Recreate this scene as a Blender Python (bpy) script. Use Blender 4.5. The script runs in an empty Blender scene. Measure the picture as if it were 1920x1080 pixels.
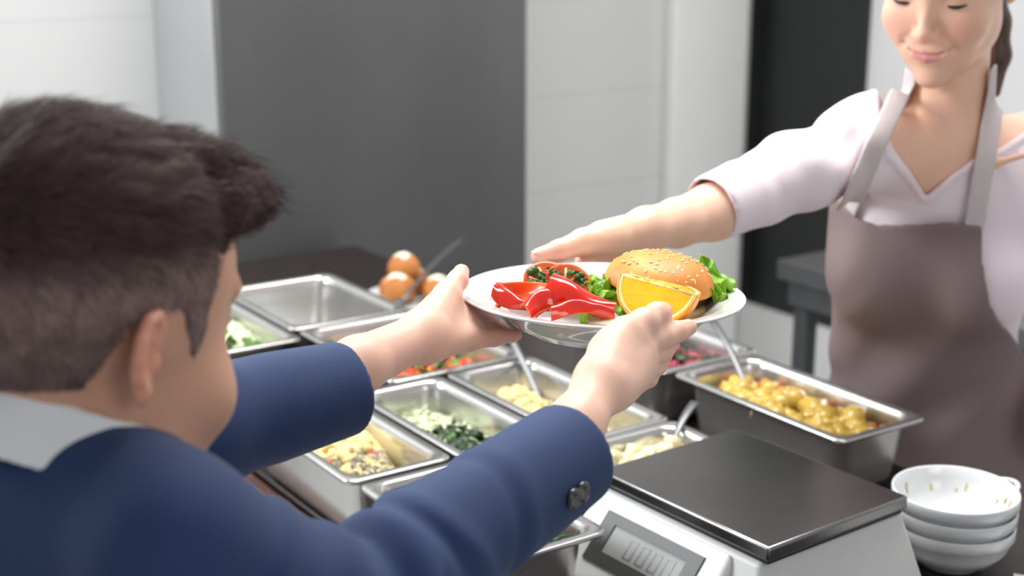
import bpy, bmesh, math, random
import numpy as np
from mathutils import Vector, Matrix, Euler

random.seed(7); np.random.seed(7)
R = math.radians
SC = bpy.context.scene
COL = SC.collection

# ------------------------------------------------------------------ camera, world, lights, exposure
CAM_H = 1.66
PITCH = R(15)
FOC = 2667.0
cd = bpy.data.cameras.new('camera'); cam = bpy.data.objects.new('camera', cd); COL.objects.link(cam)
cam.location = (0, 0, CAM_H); cam.rotation_euler = (R(90) - PITCH, 0, 0)
cd.sensor_width = 36; cd.lens = FOC / 1920 * 36; cd.clip_start = .05
cd.dof.use_dof = True; cd.dof.focus_distance = 1.34; cd.dof.aperture_fstop = 4.5
SC.camera = cam

w = bpy.data.worlds.new('world'); SC.world = w; w.use_nodes = True
bg = w.node_tree.nodes['Background']; bg.inputs[0].default_value = (.93, .96, 1, 1); bg.inputs[1].default_value = .36
SC.view_settings.view_transform = 'Standard'; SC.view_settings.look = 'None'
SC.view_settings.gamma = 1; SC.view_settings.use_curve_mapping = False
SC.view_settings.exposure = 0.22

def area(name, loc, target, sx, sy, power, col=(1, 1, 1)):
    l = bpy.data.lights.new(name, 'AREA'); l.shape = 'RECTANGLE'; l.size = sx; l.size_y = sy
    l.energy = power; l.color = col
    o = bpy.data.objects.new(name, l); COL.objects.link(o); o.location = loc
    o.rotation_euler = (Vector(target) - Vector(loc)).to_track_quat('-Z', 'Y').to_euler()
    return o
area('ceiling_light', (0.3, 2.2, 3.1), (0.3, 2.0, 0), 1.6, 1.0, 72, (1, .985, .96))
area('window_light', (-2.0, 1.9, 2.4), (0.5, 1.5, 1.1), 1.1, 1.1, 62, (.93, .98, 1))
area('front_light', (1.9, -1.2, 2.5), (0.5, 1.8, 1.1), 1.3, 1.2, 15, (1, .98, .95))

# ------------------------------------------------------------------ frames of reference
def Q(px, py, d):
    """a point seen at (px, py) of the photograph at distance d (m) along the lens axis"""
    x = (px - 960) / FOC * d; y = -(py - 540) / FOC * d
    s, c = math.sin(PITCH), math.cos(PITCH)
    return np.array([x, y * s + d * c, CAM_H + y * c - d * s])
def dep(P): return P[1] * math.cos(PITCH) - (P[2] - CAM_H) * math.sin(PITCH)
YAW = R(-56)                    # long axis of the counter
UX, UY = math.cos(YAW), math.sin(YAW)
def W(s, t, z): return (s * UX - t * UY, s * UY + t * UX, z)
TABLE = 0.88

# ------------------------------------------------------------------ object helpers
def tag(o, label=None, cat=None, group=None, kind=None):
    if label: o['label'] = label
    if cat: o['category'] = cat
    if group: o['group'] = group
    if kind: o['kind'] = kind
    return o
def empty(name, loc=(0, 0, 0), rz=0.0):
    o = bpy.data.objects.new(name, None); COL.objects.link(o); o.location = loc; o.rotation_euler = (0, 0, rz)
    o.empty_display_size = .05
    return o
def meshobj(name, verts, faces, mats, parent=None, smooth=True, midx=None):
    me = bpy.data.meshes.new(name)
    if isinstance(verts, np.ndarray): verts = verts.tolist()
    if isinstance(faces, np.ndarray): faces = faces.tolist()
    me.from_pydata(verts, [], faces); me.update()
    if not isinstance(mats, (list, tuple)): mats = [mats]
    for m in mats: me.materials.append(m)
    if midx is not None: me.polygons.foreach_set('material_index', midx)
    if smooth: me.polygons.foreach_set('use_smooth', [True] * len(me.polygons))
    o = bpy.data.objects.new(name, me); COL.objects.link(o)
    if parent is not None: o.parent = parent
    return o
def mod(o, t, **k):
    m = o.modifiers.new(t.lower(), t)
    for a, b in k.items(): setattr(m, a, b)
    return m
def sharp(o, ang=35):
    o.data.set_sharp_from_angle(angle=R(ang)); return o
def box(name, lo, hi, mat, parent=None, bevel=.0, seg=2, loc=None, rz=0):
    x0, y0, z0 = lo; x1, y1, z1 = hi
    v = [(x0,y0,z0),(x1,y0,z0),(x1,y1,z0),(x0,y1,z0),(x0,y0,z1),(x1,y0,z1),(x1,y1,z1),(x0,y1,z1)]
    f = [(0,3,2,1),(4,5,6,7),(0,1,5,4),(1,2,6,5),(2,3,7,6),(3,0,4,7)]
    o = meshobj(name, v, f, mat, parent, smooth=bevel > 0)
    if bevel: mod(o, 'BEVEL', width=bevel, segments=seg, limit_method='ANGLE'); sharp(o, 50)
    if loc is not None: o.location = loc
    o.rotation_euler.z = rz
    return o
def lathe(prof, n=64, z0=0):
    v = []; f = []
    m = len(prof)
    for i in range(n):
        a = 2 * math.pi * i / n
        for r, z in prof: v.append((r * math.cos(a), r * math.sin(a), z + z0))
    for i in range(n):
        j = (i + 1) % n
        for k in range(m - 1):
            f.append((i*m+k, j*m+k, j*m+k+1, i*m+k+1))
    return v, f
def tube_mesh(pts, rad, n=10, flat=1.0, caps=True):
    pts = [Vector(p) for p in pts]
    if not isinstance(rad, (list, tuple)): rad = [rad] * len(pts)
    v = []; f = []
    up = Vector((0, 0, 1)); prev = None
    for i, p in enumerate(pts):
        d = (pts[min(i+1, len(pts)-1)] - pts[max(i-1, 0)]).normalized()
        a = d.cross(up)
        if a.length < .05: a = d.cross(Vector((1, 0, 0)))
        a.normalize(); b = a.cross(d).normalized()
        for k in range(n):
            t = 2 * math.pi * k / n
            v.append(tuple(p + a * math.cos(t) * rad[i] + b * math.sin(t) * rad[i] * flat))
    for i in range(len(pts) - 1):
        for k in range(n):
            f.append((i*n+k, i*n+(k+1) % n, (i+1)*n+(k+1) % n, (i+1)*n+k))
    if caps:
        f.append(tuple(reversed(range(n)))); f.append(tuple(range((len(pts)-1)*n, len(pts)*n)))
    return v, f
def join(parts):
    V = []; F = []
    for v, f in parts:
        b = len(V); V += [tuple(x) for x in v]; F += [tuple(i + b for i in q) for q in f]
    return V, F

# ------------------------------------------------------------------ materials
MATS = {}
def pmat(name, col, rough=.5, metal=0.0, noise=0.0, nscale=20.0, col2=None, bump=0.0, bscale=60.0, sss=0.0, sssr=(1, .35, .2),
         spec=.5, coat=0.0, aniso=None, emit=None, vcol=False, trans=0.0, alpha=1.0, sheen=0.0, ior=1.45, stretch=None):
    m = bpy.data.materials.new(name); m.use_nodes = True
    nt = m.node_tree; N = nt.nodes; L = nt.links; b = N['Principled BSDF']
    b.inputs['Base Color'].default_value = (*col, 1); b.inputs['Roughness'].default_value = rough
    b.inputs['Metallic'].default_value = metal; b.inputs['Specular IOR Level'].default_value = spec
    b.inputs['Coat Weight'].default_value = coat; b.inputs['Transmission Weight'].default_value = trans
    b.inputs['Alpha'].default_value = alpha; b.inputs['IOR'].default_value = ior
    b.inputs['Sheen Weight'].default_value = sheen
    if sss:
        b.inputs['Subsurface Weight'].default_value = sss; b.inputs['Subsurface Radius'].default_value = sssr
        b.inputs['Subsurface Scale'].default_value = .008
    tc = N.new('ShaderNodeTexCoord')
    src = tc.outputs['Object']
    if stretch:
        mp = N.new('ShaderNodeMapping'); mp.inputs['Scale'].default_value = stretch; L.new(src, mp.inputs[0]); src = mp.outputs[0]
    base = None
    if vcol:
        a = N.new('ShaderNodeVertexColor'); a.layer_name = 'Col'; base = a.outputs[0]
    if noise or col2:
        nz = N.new('ShaderNodeTexNoise'); nz.inputs['Scale'].default_value = nscale; nz.inputs['Detail'].default_value = 6
        L.new(src, nz.inputs['Vector'])
        rp = N.new('ShaderNodeValToRGB'); rp.color_ramp.elements[0].position = .35; rp.color_ramp.elements[1].position = .65
        L.new(nz.outputs[0], rp.inputs[0])
        c2 = col2 if col2 else tuple(c * (1 - noise) for c in col)
        rp.color_ramp.elements[0].color = (*c2, 1); rp.color_ramp.elements[1].color = (*col, 1)
        if base is not None:
            rp.color_ramp.elements[0].color = (1-noise, 1-noise, 1-noise, 1); rp.color_ramp.elements[1].color = (1, 1, 1, 1)
            mx = N.new('ShaderNodeMix'); mx.data_type = 'RGBA'; mx.blend_type = 'MULTIPLY'; mx.inputs[0].default_value = 1
            L.new(base, mx.inputs[6]); L.new(rp.outputs[0], mx.inputs[7]); base = mx.outputs[2]
        else: base = rp.outputs[0]
    if base is not None: L.new(base, b.inputs['Base Color'])
    if bump:
        nb = N.new('ShaderNodeTexNoise'); nb.inputs['Scale'].default_value = bscale; nb.inputs['Detail'].default_value = 5
        L.new(src, nb.inputs['Vector'])
        bp = N.new('ShaderNodeBump'); bp.inputs['Strength'].default_value = bump; bp.inputs['Distance'].default_value = .002
        L.new(nb.outputs[0], bp.inputs['Height']); L.new(bp.outputs[0], b.inputs['Normal'])
    if emit:
        b.inputs['Emission Color'].default_value = (*emit[0], 1); b.inputs['Emission Strength'].default_value = emit[1]
    MATS[name] = m
    return m
M = {}
M['wall'] = pmat('painted_wall', (.63, .63, .625), .6, noise=.04, nscale=3, bump=.05)
M['dwall'] = pmat('grey_wall', (.42, .42, .42), .6, noise=.05, nscale=3)
M['trim'] = pmat('white_trim', (.8, .8, .79), .5, noise=.02)
M['floor'] = pmat('floor_tile', (.5, .5, .49), .35, noise=.06, nscale=5)
M['black'] = pmat('black_opening', (.012, .013, .014), .4, noise=.3, nscale=3)
M['fridge'] = pmat('dark_brushed_steel', (.17, .17, .172), .42, metal=.75, noise=.14, nscale=3.0, stretch=(1, 1, .35))
M['fridge_side_lit'] = pmat('lit_steel_side', (.42, .42, .42), .5, metal=.3, noise=.1, nscale=3)  # paler than the door: the light on this side is put into the colour
M['steel'] = pmat('pan_steel', (.68, .67, .65), .24, metal=.9, noise=.12, nscale=9, bump=.03, bscale=30)
M['steel2'] = pmat('spoon_steel', (.17, .175, .18), .42, metal=.8, noise=.1)
M['plat'] = pmat('platter_steel', (.27, .265, .262), .27, metal=1, noise=.18, nscale=7, bump=.02, bscale=120, stretch=(1, 1, 1))
M['table'] = pmat('dark_table', (.022, .014, .012), .28, noise=.5, nscale=8, stretch=(1, 8, 1))
M['wood'] = pmat('brown_edge', (.15, .055, .035), .25, noise=.4, nscale=20, coat=.4)
M['plastic'] = pmat('scale_plastic', (.66, .66, .65), .42, noise=.02)
M['bezel'] = pmat('display_bezel', (.06, .06, .06), .45, noise=.1)
M['lcd'] = pmat('lcd_glass', (.30, .31, .30), .55, noise=.04)
M['digit'] = pmat('lcd_digit', (.17, .175, .17), .4, noise=.05)
M['china'] = pmat('white_china', (.70, .71, .72), .16, noise=.02, coat=.3)
M['plate'] = pmat('plate_china', (.70, .70, .69), .14, noise=.02, coat=.5)
M['cloth_w'] = pmat('white_napkin', (.66, .66, .66), .9, noise=.1, bump=.3)
# ---- food
M['mash'] = pmat('yellow_mash', (.80, .64, .28), .55, noise=.14, nscale=30, bump=.5, bscale=60, sss=.1, sssr=(1, .8, .4))
M['pasta'] = pmat('pale_pasta', (.72, .62, .36), .45, noise=.2, nscale=50)
M['greyfood'] = pmat('grey_lentil', (.36, .31, .24), .5, noise=.4, nscale=60)
M['green'] = pmat('leaf_green', (.10, .22, .035), .45, noise=.45, nscale=60)
M['dgreen'] = pmat('dark_leaf', (.022, .05, .014), .4, noise=.5, nscale=60)
M['red'] = pmat('tomato_red', (.62, .07, .025), .3, noise=.3, nscale=50)
M['beet'] = pmat('beet_red', (.38, .02, .06), .3, noise=.4, nscale=50)
M['carrot'] = pmat('carrot_orange', (.75, .22, .025), .4, noise=.25, nscale=50)
M['corn'] = pmat('corn_yellow', (.80, .55, .08), .4, noise=.2, nscale=50)
M['cabbage'] = pmat('pale_cabbage', (.66, .72, .47), .4, noise=.25, nscale=50)
M['potato'] = pmat('potato_cream', (.80, .72, .45), .5, noise=.14, nscale=40)
M['stew'] = pmat('stew_sauce', (.34, .17, .02), .18, noise=.4, nscale=18, coat=.6)
M['stewbit'] = pmat('stew_potato', (.62, .40, .07), .3, noise=.35, nscale=40, coat=.4)
M['bun'] = pmat('bread_roll', (.52, .21, .05), .6, noise=.35, nscale=14, col2=(.36, .11, .02))
M['cream'] = pmat('sugar_icing', (.85, .78, .62), .5, noise=.1)
M['residue'] = pmat('yellow_residue', (.62, .52, .25), .4, noise=.3)

# ------------------------------------------------------------------ signed distance modelling
def rc(P, a, b, ra, rb):
    a = np.asarray(a, np.float32); b = np.asarray(b, np.float32); ba = b - a
    pa = P - a; t = np.clip(pa @ ba / max(float(ba @ ba), 1e-12), 0, 1)
    q = pa - t[:, None] * ba
    return np.sqrt((q * q).sum(1)) - (ra + (rb - ra) * t)
def ell(P, c, r, Rm=None):
    q = P - np.asarray(c, np.float32)
    if Rm is not None: q = q @ np.asarray(Rm, np.float32)      # columns of Rm = ellipsoid axes
    r = np.asarray(r, np.float32)
    k0 = np.sqrt(((q / r) ** 2).sum(1)); k1 = np.sqrt(((q / (r * r)) ** 2).sum(1))
    return k0 * (k0 - 1) / np.maximum(k1, 1e-6)
def smin(a, b, k):
    h = np.maximum(k - np.abs(a - b), 0) / k
    return np.minimum(a, b) - h * h * k * .25
def smax(a, b, k): return -smin(-a, -b, k)
def chain(P, pts, rads, k=0.0):
    d = None
    for i in range(len(pts) - 1):
        e = rc(P, pts[i], pts[i+1], rads[i], rads[i+1])
        d = e if d is None else (smin(d, e, k) if k else np.minimum(d, e))
    return d
def surface_nets(f, lo, hi, h, B=8):
    lo = np.asarray(lo, float); hi = np.asarray(hi, float)
    nb = np.maximum(np.ceil((hi - lo) / (h * B)).astype(int), 1)
    n = nb * B + 1
    G = np.empty(n, np.float32)
    bi = np.stack(np.meshgrid(*[np.arange(k) for k in nb], indexing='ij'), -1).reshape(-1, 3)
    cen = (lo + (bi + .5) * B * h).astype(np.float32)
    dc = np.concatenate([f(cen[i:i+60000]) for i in range(0, len(cen), 60000)])
    rep = np.repeat(np.repeat(np.repeat(dc.reshape(nb), B, 0), B, 1), B, 2)
    G[:-1, :-1, :-1] = rep
    G[-1] = G[-2]; G[:, -1] = G[:, -2]; G[:, :, -1] = G[:, :, -2]
    act = bi[np.abs(dc) < B * h * 1.15 + .004]
    r = np.arange(B + 1)
    off = np.stack(np.meshgrid(r, r, r, indexing='ij'), -1).reshape(-1, 3)
    for i in range(0, len(act), 300):
        a = act[i:i+300]
        idx = (a[:, None, :] * B + off[None]).reshape(-1, 3)
        d = f((lo + idx * h).astype(np.float32))
        G[idx[:, 0], idx[:, 1], idx[:, 2]] = d
    S = G < 0
    c = [S[i:n[0]-1+i, j:n[1]-1+j, k:n[2]-1+k] for i in (0, 1) for j in (0, 1) for k in (0, 1)]
    allS = np.logical_and.reduce(c); anyS = np.logical_or.reduce(c)
    mix = anyS & ~allS
    ci = np.argwhere(mix)
    vid = np.full(mix.shape, -1, np.int64); vid[mix] = np.arange(len(ci))
    acc = np.zeros((len(ci), 3)); cnt = np.zeros(len(ci))
    cs = [(i, j, k) for i in (0, 1) for j in (0, 1) for k in (0, 1)]
    for p in cs:
        for ax in range(3):
            if p[ax] == 0:
                q = list(p); q[ax] = 1
                a = G[ci[:, 0]+p[0], ci[:, 1]+p[1], ci[:, 2]+p[2]]; b = G[ci[:, 0]+q[0], ci[:, 1]+q[1], ci[:, 2]+q[2]]
                m = (a < 0) != (b < 0)
                t = np.where(m, a / np.where(m, a - b, 1), 0)
                pos = np.array(p, float)[None].repeat(len(ci), 0); pos[:, ax] = t
                acc[m] += pos[m]; cnt[m] += 1
    V = lo + (ci + acc / cnt[:, None]) * h
    F = []
    for ax in range(3):
        a1, a2 = (ax + 1) % 3, (ax + 2) % 3
        sl = [slice(None)] * 3; sh = [slice(None)] * 3
        sl[ax] = slice(0, n[ax]-1); sh[ax] = slice(1, n[ax])
        e = S[tuple(sl)] != S[tuple(sh)]
        ei = np.argwhere(e)
        ei = ei[(ei[:, a1] > 0) & (ei[:, a2] > 0) & (ei[:, a1] < n[a1]-1) & (ei[:, a2] < n[a2]-1)]
        s0 = S[ei[:, 0], ei[:, 1], ei[:, 2]]
        def cell(d1, d2):
            q = ei.copy(); q[:, a1] -= d1; q[:, a2] -= d2
            return vid[q[:, 0], q[:, 1], q[:, 2]]
        quad = np.stack([cell(1, 1), cell(0, 1), cell(0, 0), cell(1, 0)], 1)
        quad[~s0] = quad[~s0][:, ::-1]
        F.append(quad[(quad >= 0).all(1)])
    return V, np.concatenate(F)
def relax(V, F, it=1, lam=.5):
    e = np.concatenate([F[:, [0, 1]], F[:, [1, 2]], F[:, [2, 3]], F[:, [3, 0]]]); e = np.concatenate([e, e[:, ::-1]])
    cnt = np.bincount(e[:, 0], minlength=len(V)).astype(float)[:, None]; cnt[cnt == 0] = 1
    for _ in range(it):
        s = np.stack([np.bincount(e[:, 0], V[e[:, 1], k], minlength=len(V)) for k in range(3)], 1)
        V = V + lam * (s / cnt - V)
    return V
def sdf_obj(name, pieces, mat, parent=None, colour=None, smooth=2):
    """pieces: list of (function, lo, hi, voxel)"""
    VV = []; FF = []; b = 0
    for f, lo, hi, h in pieces:
        V, F = surface_nets(f, lo, hi, h)
        V = relax(V, F, smooth)
        VV.append(V); FF.append(F + b); b += len(V)
    V = np.concatenate(VV); F = np.concatenate(FF)
    o = meshobj(name, V, F, mat, parent)
    if colour is not None:
        c = colour(V.astype(np.float32))
        at = o.data.color_attributes.new('Col', 'FLOAT_COLOR', 'POINT')
        at.data.foreach_set('color', np.concatenate([c, np.ones((len(c), 1))], 1).astype(np.float32).ravel())
    return o
def wnoise(P, s, seed=0):
    """cheap smooth noise, about -1..1"""
    rs = np.random.RandomState(seed); d = 0
    for i in range(6):
        k = rs.normal(size=3); k = k / np.linalg.norm(k) * s * (1 + .35 * i)
        d = d + np.sin(P @ k.astype(np.float32) + rs.rand() * 6.28) / (1 + .3 * i)
    return d / 3.2

# ================================================================== THE SETTING
def st_box(name, s0, s1, t0, t1, z0, z1, mat, parent=None, bevel=0, **k):
    """box aligned with the counter; object sits at its base centre"""
    cs, ct = (s0+s1)/2, (t0+t1)/2
    return box(name, (s0-cs, t0-ct, 0), (s1-cs, t1-ct, z1-z0), mat, parent, bevel, loc=W(cs, ct, z0), rz=YAW, **k)
def tile_wall_mat(name, base, line, sx, sz):
    m = pmat(name, base, .45); nt = m.node_tree; N = nt.nodes; L = nt.links; b = N['Principled BSDF']
    tc = N.new('ShaderNodeTexCoord'); sp = N.new('ShaderNodeSeparateXYZ'); L.new(tc.outputs['Object'], sp.inputs[0])
    outs = []
    for ax, sc in (('Y', sx), ('Z', sz)):
        a = N.new('ShaderNodeMath'); a.operation = 'MODULO'; a.inputs[1].default_value = sc
        ad = N.new('ShaderNodeMath'); ad.operation = 'ADD'; ad.inputs[1].default_value = 50 * sc
        L.new(sp.outputs[ax], ad.inputs[0]); L.new(ad.outputs[0], a.inputs[0])
        c = N.new('ShaderNodeMath'); c.operation = 'LESS_THAN'; c.inputs[1].default_value = .008; L.new(a.outputs[0], c.inputs[0]); outs.append(c)
    mx = N.new('ShaderNodeMath'); mx.operation = 'MAXIMUM'; L.new(outs[0].outputs[0], mx.inputs[0]); L.new(outs[1].outputs[0], mx.inputs[1])
    mc = N.new('ShaderNodeMix'); mc.data_type = 'RGBA'; mc.inputs[6].default_value = (*base, 1); mc.inputs[7].default_value = (*line, 1)
    L.new(mx.outputs[0], mc.inputs[0]); L.new(mc.outputs[2], b.inputs['Base Color'])
    return m
M['tiles'] = tile_wall_mat('wall_tiles', (.60, .60, .595), (.55, .55, .55), 5.0, .28)
fl = box('floor', (-4.5, -2.5, -.1), (6.5, 7.5, 0), M['floor']); tag(fl, kind='structure')
tag(st_box('wall_back', -3.55, -3.40, -2.2, 3.24, 0, 3.0, M['tiles']), kind='structure')
tag(st_box('wall_right', -3.55, 1.2, 3.24, 3.36, 0, 3.0, M['wall']), kind='structure')
# flat black slab standing in for the dark doorway opening in the right wall, above a low pale plinth
tag(st_box('dark_doorway', -3.399, -2.92, 3.215, 3.239, .385, 3.0, M['black']), kind='structure')
tag(st_box('baseboard_right', -3.40, 1.0, 3.17, 3.239, 0, .385, M['wall']), kind='structure')
tag(st_box('trim_1', -3.40, -3.365, 2.235, 2.29, 0, 3.0, M['trim'], bevel=.004), kind='structure')
tag(st_box('trim_2', -3.40, -3.35, 2.86, 3.165, 0, 3.0, M['trim'], bevel=.01), kind='structure')
# tall steel refrigerator at the left
fr = empty('refrigerator', W(-3.2, 1.655, 0), YAW)
tag(fr, 'tall dark brushed steel refrigerator standing against the back wall', 'refrigerator')
box('cabinet', (-.2, -.415, .08), (.165, .415, 2.05), M['fridge_side_lit'], fr, .006)
box('door', (.168, -.415, .08), (.2, .415, 2.05), M['fridge'], fr, .006)
box('plinth', (-.19, -.40, 0), (.15, .40, .08), M['black'], fr)

# steel side table beside the doorway, behind the woman
tb = empty('side_table', W(-2.28, 2.31, 0), YAW)
tag(tb, 'dark steel side table with slim legs behind the woman in the apron', 'table')
M['tsteel'] = pmat('dark_table_steel', (.16, .16, .165), .4, metal=.7, noise=.1)
M['tleg'] = pmat('table_leg_grey', (.055, .057, .06), .45, noise=.1)

# ------------------------------------------------------------------ the serving counter
tw = empty('serving_table', W(-1.75, 1.165, 0), YAW)
tag(tw, 'dark brown serving table with glossy wooden front edge carrying the food pans', 'table')
box('tabletop', (-1.2, -.405, TABLE-.035), (1.15, .375, TABLE), M['table'], tw, .004)
box('edge_rail', (-1.2, -.437, TABLE-.05), (1.15, -.4065, TABLE-.004), M['wood'], tw, .008, 3)
for x in (-1.12, 1.07):
    for y in (-.36, .33):
        box('leg', (x-.03, y-.03, 0), (x+.03, y+.03, TABLE-.036), M['table'], tw, .003)

# ------------------------------------------------------------------ steel food pans
def rrect(hx, hy, r, n=6):
    pts = []
    for cx, cy, a0 in ((hx-r, hy-r, 0), (-hx+r, hy-r, 90), (-hx+r, -hy+r, 180), (hx-r, -hy+r, 270)):
        for i in range(n + 1):
            a = R(a0 + 90 * i / n); pts.append((cx + r*math.cos(a), cy + r*math.sin(a)))
    return pts
def pan_mesh(Lx, Ly, D):
    hx, hy = Lx/2, Ly/2
    prof = [(.0, -.005, .014), (.0, -.001, .014), (.001, 0, .014), (.011, 0, .02), (.0135, -.002, .024), (.016, -.012, .026),
            (.019, -D*.5, .028), (.022, -D+.014, .03), (.026, -D+.004, .03), (.036, -D+.001, .022), (.05, -D+.001, .014)]
    V = []; F = []; m = None
    for off, z, r in prof:
        ring = rrect(hx-off, hy-off, max(.006, r)); m = len(ring)
        V += [(x, y, z) for x, y in ring]
    for k in range(len(prof) - 1):
        for i in range(m):
            j = (i + 1) % m
            F.append((k*m+i, k*m+j, (k+1)*m+j, (k+1)*m+i)[::-1])
    F.append(tuple(range((len(prof)-1)*m, len(prof)*m)))
    return V, F
def pan(s0, s1, t0, t1, rim, label, D=None, group='steel food pans on the serving table'):
    D = D if D else rim - TABLE - .002
    cs, ct = (s0+s1)/2, (t0+t1)/2
    v, f = pan_mesh(s1-s0, t1-t0, D)
    v = [(a, b, c + D + .0012) for a, b, c in v]
    o = meshobj('food_pan', v, f, M['steel']); o.location = W(cs, ct, rim - D - .0012); o.rotation_euler.z = YAW
    mod(o, 'SOLIDIFY', thickness=.0011, offset=0)
    tag(o, label, 'pan', group)
    return o
RIM = .98
PANS = {
 'mash':   (-1.79, -1.452, .738, .888, 'steel pan of yellow mash and pasta at the front edge, next to the boy\'s sleeve'),
 'herb':   (-1.745, -1.372, .897, 1.045, 'steel pan with herb and cabbage salad between the two mash pans'),
 'fusilli':(-1.745, -1.405, 1.055, 1.212, 'steel pan of yellow mash and spiral pasta under the plate of food'),
 'tomato': (-2.075, -1.755, .97, 1.21, 'steel pan of red tomato and green vegetable salad behind the boy\'s wrist'),
 'empty':  (-2.395, -2.085, .965, 1.19, 'nearly empty shiny steel pan at the far end of the counter'),
 'lettuce':(-2.395, -2.03, .742, .957, 'steel pan with lettuce pieces beside the boy\'s face'),
 'beet':   (-1.84, -1.565, 1.325, 1.53, 'deep steel pan of red beet salad behind the boy\'s right hand'),
 'stew':   (-1.555, -1.212, 1.34, 1.51, 'long steel pan of yellow stew in front of the woman\'s apron'),
 'potato': (-1.400, -1.285, 1.035, 1.212, 'small steel pan of creamy potato salad behind the kitchen scale'),
 'carrot': (-1.44, -1.165, .745, .918, 'steel pan of dark seaweed and carrot salad left of the kitchen scale'),
}
for k, (a, b, c, d, lab) in PANS.items():
    pan(a, b, c, d, RIM, lab)

# loose food: one heap object per pan
def chunk(kind, size):
    s = size
    if kind == 'cube':
        return ([(x*s*.5*random.uniform(.7, 1.2), y*s*.5*random.uniform(.7, 1.2), z*s*.4) for x in (-1, 1) for y in (-1, 1) for z in (-1, 1)],
                [(0,1,3,2),(4,6,7,5),(0,4,5,1),(2,3,7,6),(0,2,6,4),(1,5,7,3)])
    if kind == 'shred':
        n = 5; v = []; c = random.uniform(-1, 1)
        for i in range(n):
            t = i/(n-1) - .5
            for wd in (-1, 1):
                for h in (0, 1): v.append((t*s*2.2, c*s*(t*t*2) + wd*s*.13, h*s*.14 + math.sin(t*5)*s*.25))
        f = []
        for i in range(n-1):
            b = i*4; f += [(b, b+4, b+6, b+2), (b+1, b+3, b+7, b+5), (b, b+1, b+5, b+4), (b+2, b+6, b+7, b+3)]
        f += [(0, 2, 3, 1), (4*n-4, 4*n-3, 4*n-1, 4*n-2)]
        return v, f
    if kind == 'leaf':
        n = 4; v = []; f = []
        a, b = random.uniform(4, 9), random.uniform(0, 6)
        for i in range(n):
            for j in range(n):
                x, y = i/(n-1)-.5, j/(n-1)-.5
                q = 1.25 - .6*(x*x+y*y)*2
                v.append((x*s*1.6*q, y*s*1.3*q, math.sin(x*a+b)*s*.3 + math.cos(y*a)*s*.25))
        for i in range(n-1):
            for j in range(n-1): f.append((i*n+j, (i+1)*n+j, (i+1)*n+j+1, i*n+j+1))
        return v, f
    if kind == 'spiral':
        pts = []; n = 13
        for i in range(n): 
            t = i/(n-1); a = t*14
            pts.append((t*s*2.4 - s*1.2, math.cos(a)*s*.28, math.sin(a)*s*.28))
        return tube_mesh(pts, s*.2, 5)
    # blob
    n = 6; v = []; f = []
    js = [random.uniform(.75, 1.2) for _ in range(n*5)]
    for i in range(5):
        ph = math.pi * (i + .35) / 4.7
        for j in range(n):
            a = 2*math.pi*j/n; r = s*.5*js[i*n+j]
            v.append((r*math.sin(ph)*math.cos(a), r*math.sin(ph)*math.sin(a), r*math.cos(ph)*.8))
    for i in range(4):
        for j in range(n): f.append((i*n+j, (i+1)*n+j, (i+1)*n+(j+1) % n, i*n+(j+1) % n))
    f.append(tuple(range(n))); f.append(tuple(reversed(range(4*n, 5*n))))
    return v, f
def heap(name, key, hfun, bits, mats, label, cat, margin=.028, grid=(40, 26), base=.02, rim=RIM, basemat=0):
    """a food surface z=hfun(x,y) (pan coordinates, x,y in -1..1, height above the table) with pieces strewn on it"""
    s0, s1, t0, t1 = PANS[key][:4]; cs, ct = (s0+s1)/2, (t0+t1)/2; hx, hy = (s1-s0)/2 - margin, (t1-t0)/2 - margin
    nx, ny = grid; V = []; F = []; MI = []
    for i in range(nx + 1):
        for j in range(ny + 1):
            x, y = -1 + 2*i/nx, -1 + 2*j/ny
            rr = (abs(x)**6 + abs(y)**6) ** (1/6.); q = 1 / max(1, rr)
            V.append((x*q*hx, y*q*hy, hfun(x, y)))
    for i in range(nx):
        for j in range(ny):
            a = i*(ny+1)+j; F.append((a, a+ny+1, a+ny+2, a+1)); MI.append(basemat)
    # walls and floor of the heap, so it is a solid mass
    b = len(V); edge = [i*(ny+1) for i in range(nx+1)] + [nx*(ny+1)+j for j in range(1, ny+1)] + [i*(ny+1)+ny for i in range(nx-1, -1, -1)] + [j for j in range(ny-1, 0, -1)]
    for e in edge: V.append((V[e][0]*(1-.016/hx), V[e][1]*(1-.016/hy), .006))
    for i in range(len(edge)):
        j = (i+1) % len(edge); F.append((edge[i], b+i, b+j, edge[j])); MI.append(basemat)
    F.append(tuple(reversed(range(b, b+len(edge))))); MI.append(basemat)
    for kind, mi, n, size, area_ in bits:
        x0, x1, y0, y1 = area_
        for _ in range(n):
            x, y = random.uniform(x0, x1), random.uniform(y0, y1)
            v, f = chunk(kind, size*random.uniform(.7, 1.25))
            rot = Euler((random.uniform(-.7, .7), random.uniform(-.7, .7), random.uniform(0, 6.28))).to_matrix()
            ex_ = size*.55; o = Vector((x*(hx-ex_), y*(hy-ex_), hfun(x, y) + size*random.uniform(.02, .3)))
            b = len(V)
            for p in v: V.append(tuple(rot @ Vector(p) + o))
            for q in f: F.append(tuple(k + b for k in q)); MI.append(mi)
    ob = meshobj(name, V, F, [M[m] for m in mats], None, True, MI)
    ob.location = W(cs, ct, TABLE + .002); ob.rotation_euler.z = YAW
    tag(ob, label, cat, kind='stuff')
    return ob
ALL = (-1, 1, -1, 1)
def nz2(x, y, s=5, ph=0): return math.sin(x*s+ph)*math.cos(y*s*.8+ph*2) + .5*math.sin(x*s*2.1+y*s*1.7+ph)
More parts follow.
